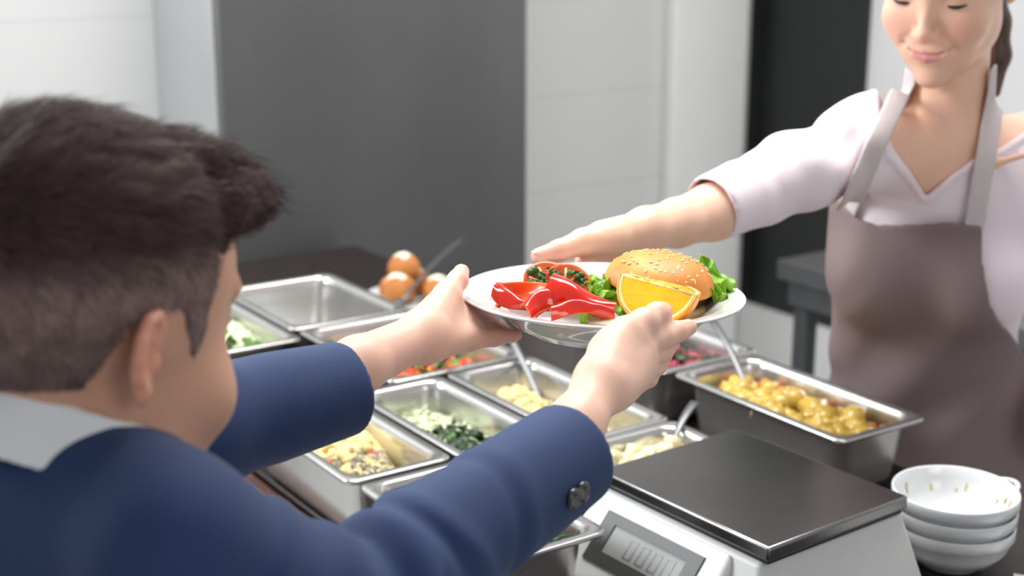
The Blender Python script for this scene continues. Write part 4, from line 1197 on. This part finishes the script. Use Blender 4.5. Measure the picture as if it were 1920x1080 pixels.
def folds(P, a, b, n, amp, seed, span=(0, 1)):
    """cloth folds running across a sleeve from a to b"""
    a = np.asarray(a, np.float32); b = np.asarray(b, np.float32); ba = b-a; l = float(np.linalg.norm(ba))
    t = (P-a) @ ba/(l*l); rs = np.random.RandomState(seed); k = nrm(rs.normal(size=3)); k2 = nrm(rs.normal(size=3))
    ph = t*n*6.28 + 30*(P @ k.astype(np.float32)) + 1.2*np.sin(P @ k2.astype(np.float32)*40)
    win = np.clip((t-span[0])/.12, 0, 1)*np.clip((span[1]-t)/.12, 0, 1)
    return amp*win*(np.sin(ph) + .4*np.sin(ph*1.7+1))
cdr = nrm(Cr - Er); cdl = nrm(Cl - El)
def boy_jacket(P):
    L = to_local(P, TF)
    t = ell(L, (0, -.005, -.16), (.150, .095, .24)); t = smin(t, ell(L, (0, -.01, -.36), (.152, .108, .20)), .06)
    sh = chain(P, [Sr + [0, 0, .004], neck1 - [0, 0, .006], Sl + [0, 0, .004]], [.053, .062, .053], .02)
    d = smin(t, sh, .04)
    ra = chain(P, [Sr, Q(500, 1106, .90), Er, Cr + cdr*.012], [.0540, .0500, .0510, .0425], .008)
    la = chain(P, [Sl, El, Cl + cdl*.012], [.0600, .0500, .0410], .03)
    ra = ra - folds(P, Er, Cr, 2.0, .0013, 1, (-.1, .62)) - folds(P, Sr, Er, 2.2, .0022, 4, (.25, 1.1))
    la = la - folds(P, El, Cl, 1.8, .0012, 2, (-.1, .55))
    def crease(P, A, B, t0, w_, amp, tilt):
        ba = (B-A).astype(np.float32); l2 = float(ba @ ba); q = P - A.astype(np.float32); t = q @ ba/l2
        up_ = q[:, 2] - t*ba[2]
        x = t - t0 - tilt*up_; return amp*np.exp(-(x/w_)**2) - amp*.7*np.exp(-((x-w_*2)/(w_*1.3))**2)
    ra = ra + crease(P, Er, Cr, .04, .035, .0055, 1.6) + crease(P, Er, Cr, .30, .03, .0035, -1.4) + crease(P, Er, Cr, .52, .03, .0018, 1.0)
    d = smin(d, smin(ra, la, .01), .012)
    # open cuffs
    for C_, dr, E_, r in ((Cr, cdr, Er, .0425), (Cl, cdl, El, .0410)):
        near = np.linalg.norm(P - C_.astype(np.float32), axis=1) < .16
        pl_ = (P - C_.astype(np.float32)) @ dr.astype(np.float32)
        d = np.where(near, smax(d, pl_, .004), d)
        d = np.where(near, smax(d, -rc(P, C_ - dr*.05, C_ + dr*.05, r-.009, r-.008), .003), d)
    # neck opening
    d = smax(d, -rc(P, to_world((0, -.006, .004), CF), to_world((0, -.006, .09), CF), .0710, .10), .006)
    return d + .0009*wnoise(P, 38, 3)
jb = bounds([Sr, Er, Cr, Sl, El, Cl, to_world((0, 0, -.52), TF)], .09)
jacket = bchild(sdf_obj('jacket', [(boy_jacket, *jb, .0032)], M['suit'], None, None, 2)); jacket['label'] = 'navy blue school blazer'
# dark lining disc inside each cuff is the sleeve itself; buttons on the right sleeve
bnv = lathe([(0, .0030), (.004, .0030), (.0062, .0036), (.0078, .0030), (.0082, .0015), (.0078, 0), (0, 0)], 24)
def on_surface(fn, p, dr, n=40):
    p = np.array(p, float); dr = nrm(dr)
    for _ in range(n):
        d = float(fn(p[None].astype(np.float32))[0])
        p = p - dr*d
        if abs(d) < 2e-4: break
    e = .002; g = np.array([float(fn((p+v)[None].astype(np.float32))[0]) - float(fn((p-v)[None].astype(np.float32))[0]) for v in np.eye(3)*e])
    return p, nrm(g)
for i, (px, py) in enumerate(((1054, 946), (1072, 934), (1089, 921))):
    b_ = Q(px, py, 1.06); vd = nrm(b_ - np.array([0, 0, CAM_H]))
    p = b_.copy()
    for _ in range(60):
        d = float(boy_jacket(p[None].astype(np.float32))[0])
        if d < .0004: break
        p = p + vd*max(d*.7, .0004)
    e = .003; g = nrm([float(boy_jacket((p+v)[None].astype(np.float32))[0]) - float(boy_jacket((p-v)[None].astype(np.float32))[0]) for v in np.eye(3)*e])
    o = meshobj('button', *bnv, M['button'], jacket)
    o.matrix_parent_inverse = Matrix.Translation(-Vector(boy.location)) if False else Matrix.Identity(4)
    o.location = Vector(p + g*.0006); o.rotation_mode = 'QUATERNION'; o.rotation_quaternion = Vector(g).to_track_quat('Z', 'Y')
    print('button', i, p, g)
# trousers and shoes (below the frame)
def boy_trousers(P):
    L = P
    hip = to_world((0, -.01, -.50), TF); d = ell(P, hip, (.14, .10, .13), TF[1])
    for sg in (-1, 1):
        a = hip + TF[1][:, 0]*.075*sg; k = np.array([a[0], a[1], .42]) + np.append(TF[1][:2, 1]*.02, 0); f_ = np.array([a[0], a[1], .06])
        d = smin(d, chain(P, [a, k, f_], [.078, .058, .050], .02), .03)
    return d
hipb = to_world((0, -.01, -.50), TF)
bchild(sdf_obj('trousers', [(boy_trousers, np.array([hipb[0]-.25, hipb[1]-.25, 0.0]), np.array([hipb[0]+.25, hipb[1]+.25, 1.0]), .009)], M['trous']))
for sg in (-1, 1):
    def shoe(P, sg=sg):
        a = hipb + TF[1][:, 0]*.075*sg; f2 = np.append(nrm(TF[1][:2, 1]), 0); a = np.array([a[0], a[1], .038])
        d = smin(ell(P, a - f2*.02, (.042, .042, .05)), rc(P, a, a + f2*.13, .040, .032), .03)
        return smax(d, .002 - P[:, 2], .003)
    bchild(sdf_obj('shoe', [(shoe, np.array([hipb[0]-.3, hipb[1]-.3, -.02]), np.array([hipb[0]+.3, hipb[1]+.3, .14]), .006)], M['shoe']))

# ------------------------------------------------------------------ the woman
SrW, ErW, WrW = Q(1622, 262, 1.93), Q(1352, 388, 1.765), Q(1214, 428, 1.645)
NbW = Q(1772, 235, 1.975); SlW = Q(1985, 262, 2.06)
wom = empty('person', (NbW[0]+.06, NbW[1]+.17, 0), 0)
tag(wom, 'smiling woman in a pale pink blouse and mauve apron handing over the plate', 'person')
def wchild(o): o.parent = wom; o.matrix_parent_inverse = Matrix.Translation(-Vector(wom.location)); return o
SW_ = 1.07
HW = mk_frame(Q(1782, -36, 1.90), R(-124), R(21), R(3))
TW = mk_frame(NbW, R(-108), R(14), R(0))
def wom_torso(P, off=0.0, arms=True, low=True):
    L = to_local(P, TW)
    d = ell(L, (0, -.012, -.175), (.148, .088, .175))
    d = smin(d, chain(P, [SrW, NbW + [0, .01, -.055], SlW], [.046, .050, .048], .03), .05)
    for sg in (-1, 1): d = smin(d, ell(L, (sg*.066, .052, -.215), (.060, .052, .062)), .035)
    if low:
        d = smin(d, ell(L, (0, -.020, -.40), (.126, .088, .17)), .06)
        d = smin(d, ell(L, (0, -.045, -.60), (.168, .112, .16)), .08)
    return d - off
nkt = to_world((0, -.030, -.04), HW); nkb = to_world((0, -.012, -.012), TW)
def wom_skin(P):
    L = to_local(P, HW)/SW_; d = head_sdf(L, 1.0)*SW_
    d = smin(d, rc(P, nkt, nkb, .048, .054), .020)
    ch = smax(wom_torso(P, 0, low=False), -(to_local(P, TW)[:, 2] + .30), .01)
    d = smin(d, ch, .035)
    T = to_local(P, TW)
    for sg in (-1, 1):   # collar bones
        d = smin(d, rc(P, to_world((sg*.022, .052, -.050), TW), to_world((sg*.115, .030, -.022), TW), .0045, .0045), .016)
    return smin(d, SW_*np.minimum(ear_sdf(L, .067, 1.0, -.006, .006), ear_sdf(L, -.067, 1.0, -.006, .006)), .004)
Ww = [(Q(1400, 365, 1.80), .036), (Q(1335, 398, 1.755), .0345), (Q(1270, 418, 1.70), .0285), (Q(1214, 428, 1.652), .0245)]
Wpalm = [(Q(1196, 452, 1.65), Q(1098, 470, 1.60), .0200, .0140), (Q(1212, 430, 1.65), Q(1128, 442, 1.60), .0215, .0160), (Q(1212, 440, 1.655), Q(1130, 462, 1.625), .0205, .0150), (Q(1205, 450, 1.66), Q(1140, 478, 1.64), .017, .014), (Q(1206, 432, 1.645), Q(1120, 450, 1.585), .018, .0150)]
Wfing = [[(Q(1128, 462, 1.605), .0115), (Q(1092, 500, 1.59), .0098), (Q(1072, 530, 1.545), .0080)],
         [(Q(1132, 474, 1.62), .0115), (Q(1104, 512, 1.60), .0098), (Q(1092, 548, 1.55), .0080)],
         [(Q(1138, 484, 1.63), .0110), (Q(1122, 520, 1.61), .0094), (Q(1114, 556, 1.56), .0078)],
         [(Q(1148, 488, 1.64), .0100), (Q(1142, 522, 1.62), .0086), (Q(1138, 552, 1.575), .0070)]]
Wth = [(Q(1150, 446, 1.605), .0185), (Q(1094, 454, 1.578), .0150), (Q(1048, 470, 1.562), .0115), (Q(1010, 480, 1.552), .0088)]
def wh(P): return hand_sdf(P, Ww, Wpalm, Wfing, Wth)
SKW = np.array((.88, .555, .405))
def wom_col(V):
    c = np.tile(SKW, (len(V), 1)); L = to_local(V, HW)/SW_
    def mixc(c, k, col): k = np.clip(k, 0, 1)[:, None]; return c*(1-k) + np.array(col)*k
    for sg in (-1, 1):
        e = np.linalg.norm(L - np.array((sg*.040, .078, -.022), np.float32), axis=1); c = mixc(c, .42*np.exp(-(e/.020)**2), (.86, .30, .26))
    e = np.linalg.norm(L - np.array((0, .112, -.026), np.float32), axis=1); c = mixc(c, .3*np.exp(-(e/.012)**2), (.88, .36, .30))
    ul = [(-.0300, .0765, -.0545), (-.0150, .0870, -.0595), (0, .0903, -.0590), (.0150, .0870, -.0595), (.0300, .0765, -.0545)]
    ll = [(-.0275, .0775, -.0575), (-.0140, .0865, -.0660), (0, .0892, -.0692), (.0140, .0865, -.0660), (.0275, .0775, -.0575)]
    LL = L - np.array((0, 0, .0055), np.float32)
    e = np.minimum(chain(LL, ul, [.0012, .0040, .0046, .0040, .0012]), chain(LL, ll, [.0012, .0052, .0058, .0052, .0012]))
    c = mixc(c, (.0012 - e)/.0018, (.72, .25, .27))
    for sg in (-1, 1):
        e = np.abs(L - np.array((sg*.0315, .083, .0135), np.float32)) / np.array((.016, .02, .009), np.float32); c = mixc(c, .35*(1.1-e.max(1)), (.62, .30, .24))
        e = np.linalg.norm(L - np.array((sg*.074, -.01, .006), np.float32), axis=1); c = mixc(c, .5*(1-e/.03), (.86, .32, .26))
    for ch in [Wth]:
        e = rc(V, ch[-1][0], ch[-2][0], .012, .012); c = mixc(c, .35*(1-np.abs(e+.004)/.02), (.85, .34, .28))
    return c
wb = bounds([q[0] for ch in Wfing+[Wth] for q in ch]+[q[0] for q in Ww], .045)
body_w = wchild(sdf_obj('body', [(wom_skin, HW[0] - [.30, .24, .42], HW[0] + [.30, .26, .16], .0021), (wh, *wb, .0016)], M['skin_w'], None, wom_col, 1))
tp, pv = Wth[-1][0], Wth[-2][0]; o_ = nrm(np.array((-.25, -.30, .9)))
wchild(nail(None, tp + o_*.0080, pv + o_*.0084, o_, .0056, .0062, 'pink thumbnail on the far rim of the plate'))
HWS = (HW[0], HW[1]*SW_)
for sg in (-1, 1):
    pts = []
    for k in range(11):
        a = -1 + 2*k/10; x = sg*.0315 + a*.0138; 
        pts.append(to_world(np.array((x, .0838 - .0052*a*a, .0048 + .0022*a*a)), HWS))
    v, f = tube_mesh(pts, [.0010 + .0019*math.sin(math.pi*k/10) for k in range(11)], 6); o = wchild(meshobj('eyelashes', v, f, M['lash'])); o['label'] = 'dark eyelashes of a lowered eyelid'
    pts = []
    for k in range(9):
        a = -1 + 2*k/8; pts.append(to_world(np.array((sg*(.031 + a*.0165), .0862 - .004*a*a - .006*max(0, a), .0315 + .003*(1-a*a))), HWS))
    v, f = tube_mesh(pts, [.0008 + .0016*math.sin(math.pi*(k+1)/10) for k in range(9)], 6, .5); wchild(meshobj('eyebrow', v, f, M['lash']))
# hair drawn back with a ponytail
def wom_hair(P):
    L = to_local(P, HW)/SW_
    d = head_sdf(L, 1.0) - .0075
    reg = poly2(L[:, 1], L[:, 2], [(.13, .066), (.078, .060), (.050, .040), (.030, .030), (-.004, .038), (-.026, .020), (-.034, -.015), (-.06, -.045), (-.14, -.06), (-.16, .2), (.16, .2)])
    st = .0008*np.sin(L[:, 0]*500 + 4*np.sin(L[:, 1]*40))
    d = smax(d - st, reg, .005)
    w0 = to_world((0, -.105, .03), HW); 
    tl = chain(P, [w0, PT1, PT2, PT3], [.026, .024, .020, .006], .01)
    return smin(d, tl, .012)
PT1, PT2, PT3 = Q(1862, 42, 2.06), Q(1868, 105, 2.06), Q(1868, 175, 2.05)
wchild(sdf_obj('hair', [(wom_hair, HW[0] - [.16, .16, .24], HW[0] + [.2, .26, .17], .0024)], M['hair_w'], None, None, 1))['label'] = 'brown hair drawn back into a ponytail'

def cpx(px, py): return (-(px-1772)/1352, -(py-235)/1352)      # chest plane coordinates (x = her right is image left)
def front_xy(P):
    """chest-plane coordinates of P as seen square on from the front of the chest"""
    D = P - NbW.astype(np.float32)
    rr = np.array([-1, .31, 0]); rr = nrm(rr)
    return D @ rr.astype(np.float32), D[:, 2]
NECK = [cpx(*p) for p in ((1648, 150), (1664, 205), (1690, 262), (1716, 300), (1748, 356), (1785, 318), (1822, 288), (1872, 268), (1925, 240), (1990, 190), (1990, 20), (1648, 20))]
armd = nrm(ErW - SrW); cuffW = Q(1330, 392, 1.752); cd_ = nrm(cuffW - Q(1420, 345, 1.805))
def wom_cloth(P, left=True):
    d = wom_torso(P, .006)
    arm = chain(P, [SrW + [.01, 0, -.004], SrW*.5+ErW*.5, Q(1325, 395, 1.745)], [.0560, .0510, .0410], .02)
    arm = arm - folds(P, SrW, ErW, 3.0, .0026, 8, (.0, .9))
    arl = chain(P, [SlW, SlW + [.10, .05, -.24], SlW + [.02, -.08, -.42]], [.056, .050, .045], .02)
    d = smin(d, smin(arm, arl, .01) if left else arm, .045)
    X, Z = front_xy(P); 
    d = d - .0020*np.sin(X*95 + Z*55 + 2*np.sin(Z*24))*np.clip(1-np.abs(X-.11)/.05, 0, 1) - .0018*wnoise(P, 26, 9)
    return d
def wom_blouse(P):
    d = wom_cloth(P); X, Z = front_xy(P)
    pc = (P - cuffW.astype(np.float32)) @ cd_.astype(np.float32)
    near = np.linalg.norm(P - cuffW.astype(np.float32), axis=1) < .12
    d = np.where(near, smax(d, pc, .004), d)
    d = np.where(near, smax(d, -rc(P, cuffW - cd_*.045, cuffW + cd_*.05, .0375, .0375), .003), d)
    hole = poly2(X, Z, NECK)
    L = to_local(P, TW)
    hole = np.where(L[:, 1] > -.06, hole, np.maximum(hole, .06 + L[:, 1]*0 - (Z + .06)))
    d = smax(d, -hole, .004)
    # neckline band: a slightly thicker edge
    band = smax(np.abs(hole - .005) - .0045, np.abs(wom_cloth(P) - .0015) - .0022, .002)
    d = np.where(L[:, 1] > -.03, smin(d, band, .003), d)
    inner = wom_torso(P, .0010)
    d = smax(d, -np.where(hole < .03, inner, 1.0), .002)
    return smax(d, -(P[:, 2] - .84), .004)
bb0, bb1 = bounds([SrW, SlW, cuffW, SlW + [.12, .05, -.42], NbW - [0, 0, .55], NbW + [0, .2, 0]], .09)
blouse = wchild(sdf_obj('blouse', [(wom_blouse, bb0, bb1, .0032)], M['pink'], None, None, 2)); blouse['label'] = 'pale pink blouse with a V neckline and elbow sleeves'
for (px, py) in ((1748, 383), (1752, 368)):
    pass
BIB = [cpx(*p) for p in ((1566, 372), (1592, 388), (1622, 412), (1664, 420), (1720, 412), (1788, 402), (1852, 404), (1858, 470), (1878, 550), (1925, 640), (1990, 760), (2060, 1300), (1470, 1300), (1530, 900), (1552, 720), (1566, 560))]
def wom_apron(P):
    sk = smin(wom_cloth(P, False) - .0065, wom_torso(P, .0150), .01)
    L = to_local(P, TW)
    # skirt hanging below the waist
    w2 = chain(P, [NbW + [.06, .19, -.52], NbW + [.09, .25, -1.0]], [.145, .18], .05)
    sk2 = smin(sk, w2 - .004*np.sin(P[:, 0]*38 + np.sin(P[:, 2]*9)*2), .06)
    X, Z = front_xy(P)
    sk2 = sk2 - .0028*np.sin(X*42 + Z*17 + 1.5*np.sin(Z*15)) * np.clip(-Z-.12, 0, .3)/.3*2.2 - .0012*wnoise(P, 30, 4)
    d = np.abs(sk2) - .0036
    d = smax(d, poly2(X, Z, BIB), .003)
    back = -(L[:, 1] + .045)
    return smax(smax(d, back, .004), .35 - P[:, 2], .004)
ap0, ap1 = bounds([NbW + [-.26, -.22, -.05], NbW + [.34, .42, -1.12]], .02)
apron = wchild(sdf_obj('apron', [(wom_apron, ap0, ap1, .0036)], M['apron'], None, None, 2)); apron['label'] = 'mauve bib apron'
STR = [[(1697, 150), (1688, 170), (1660, 240), (1634, 320), (1604, 402)], [(1860, 136), (1860, 165), (1852, 240), (1844, 320), (1838, 410)]]
def strap_fn(pts):
    def f(P):
        X, Z = front_xy(P); L = to_local(P, TW)
        d2 = None; q = [cpx(*p) for p in pts]
        S2 = np.stack([X, Z, np.zeros_like(X)], 1)
        d2 = chain(S2, [(a, b, 0) for a, b in q], [.0135]*len(q))
        base = smin(wom_cloth(P) - .0085, rc(P, nkt, nkb, .0525, .062), .02)
        return smax(smax(d2, np.abs(base - .001) - .0024, .0015), -(L[:, 1] + .035), .003)
    return f
for st_ in STR:
    o = wchild(sdf_obj('strap', [(strap_fn(st_), NbW - [.2, .2, .2], NbW + [.2, .2, .14], .0022)], M['strap'], None, None, 1)); o['label'] = 'neck strap of the apron, coloured as strongly lit'
    o.name = 'apron_strap'
# skirt / trousers and shoes of the woman (hidden by the counter)
def wom_legs(P):
    h_ = NbW + [.06, .17, -.62]; d = ell(P, h_, (.15, .12, .12))
    for sg in (-1, 1):
        a = h_ + np.array((sg*.08, 0, -.02)); d = smin(d, chain(P, [a, (a[0], a[1], .45), (a[0], a[1], .07)], [.088, .062, .048], .02), .02)
    return d
wl = NbW + [.06, .17, 0]
wchild(sdf_obj('trousers', [(wom_legs, np.array([wl[0]-.27, wl[1]-.25, 0]), np.array([wl[0]+.27, wl[1]+.25, .98]), .010)], M['trous']))
for sg in (-1, 1):
    def shoe2(P, sg=sg):
        a = np.array([wl[0]+sg*.08, wl[1], .036]); f2 = np.array((-.15, -.98, 0))
        d = smin(ell(P, a, (.042, .05, .045)), rc(P, a, a + f2*.15, .038, .030), .03)
        return smax(d, .002 - P[:, 2], .003)
    wchild(sdf_obj('shoe', [(shoe2, np.array([wl[0]-.2, wl[1]-.3, -.02]), np.array([wl[0]+.2, wl[1]+.15, .14]), .007)], M['shoe']))
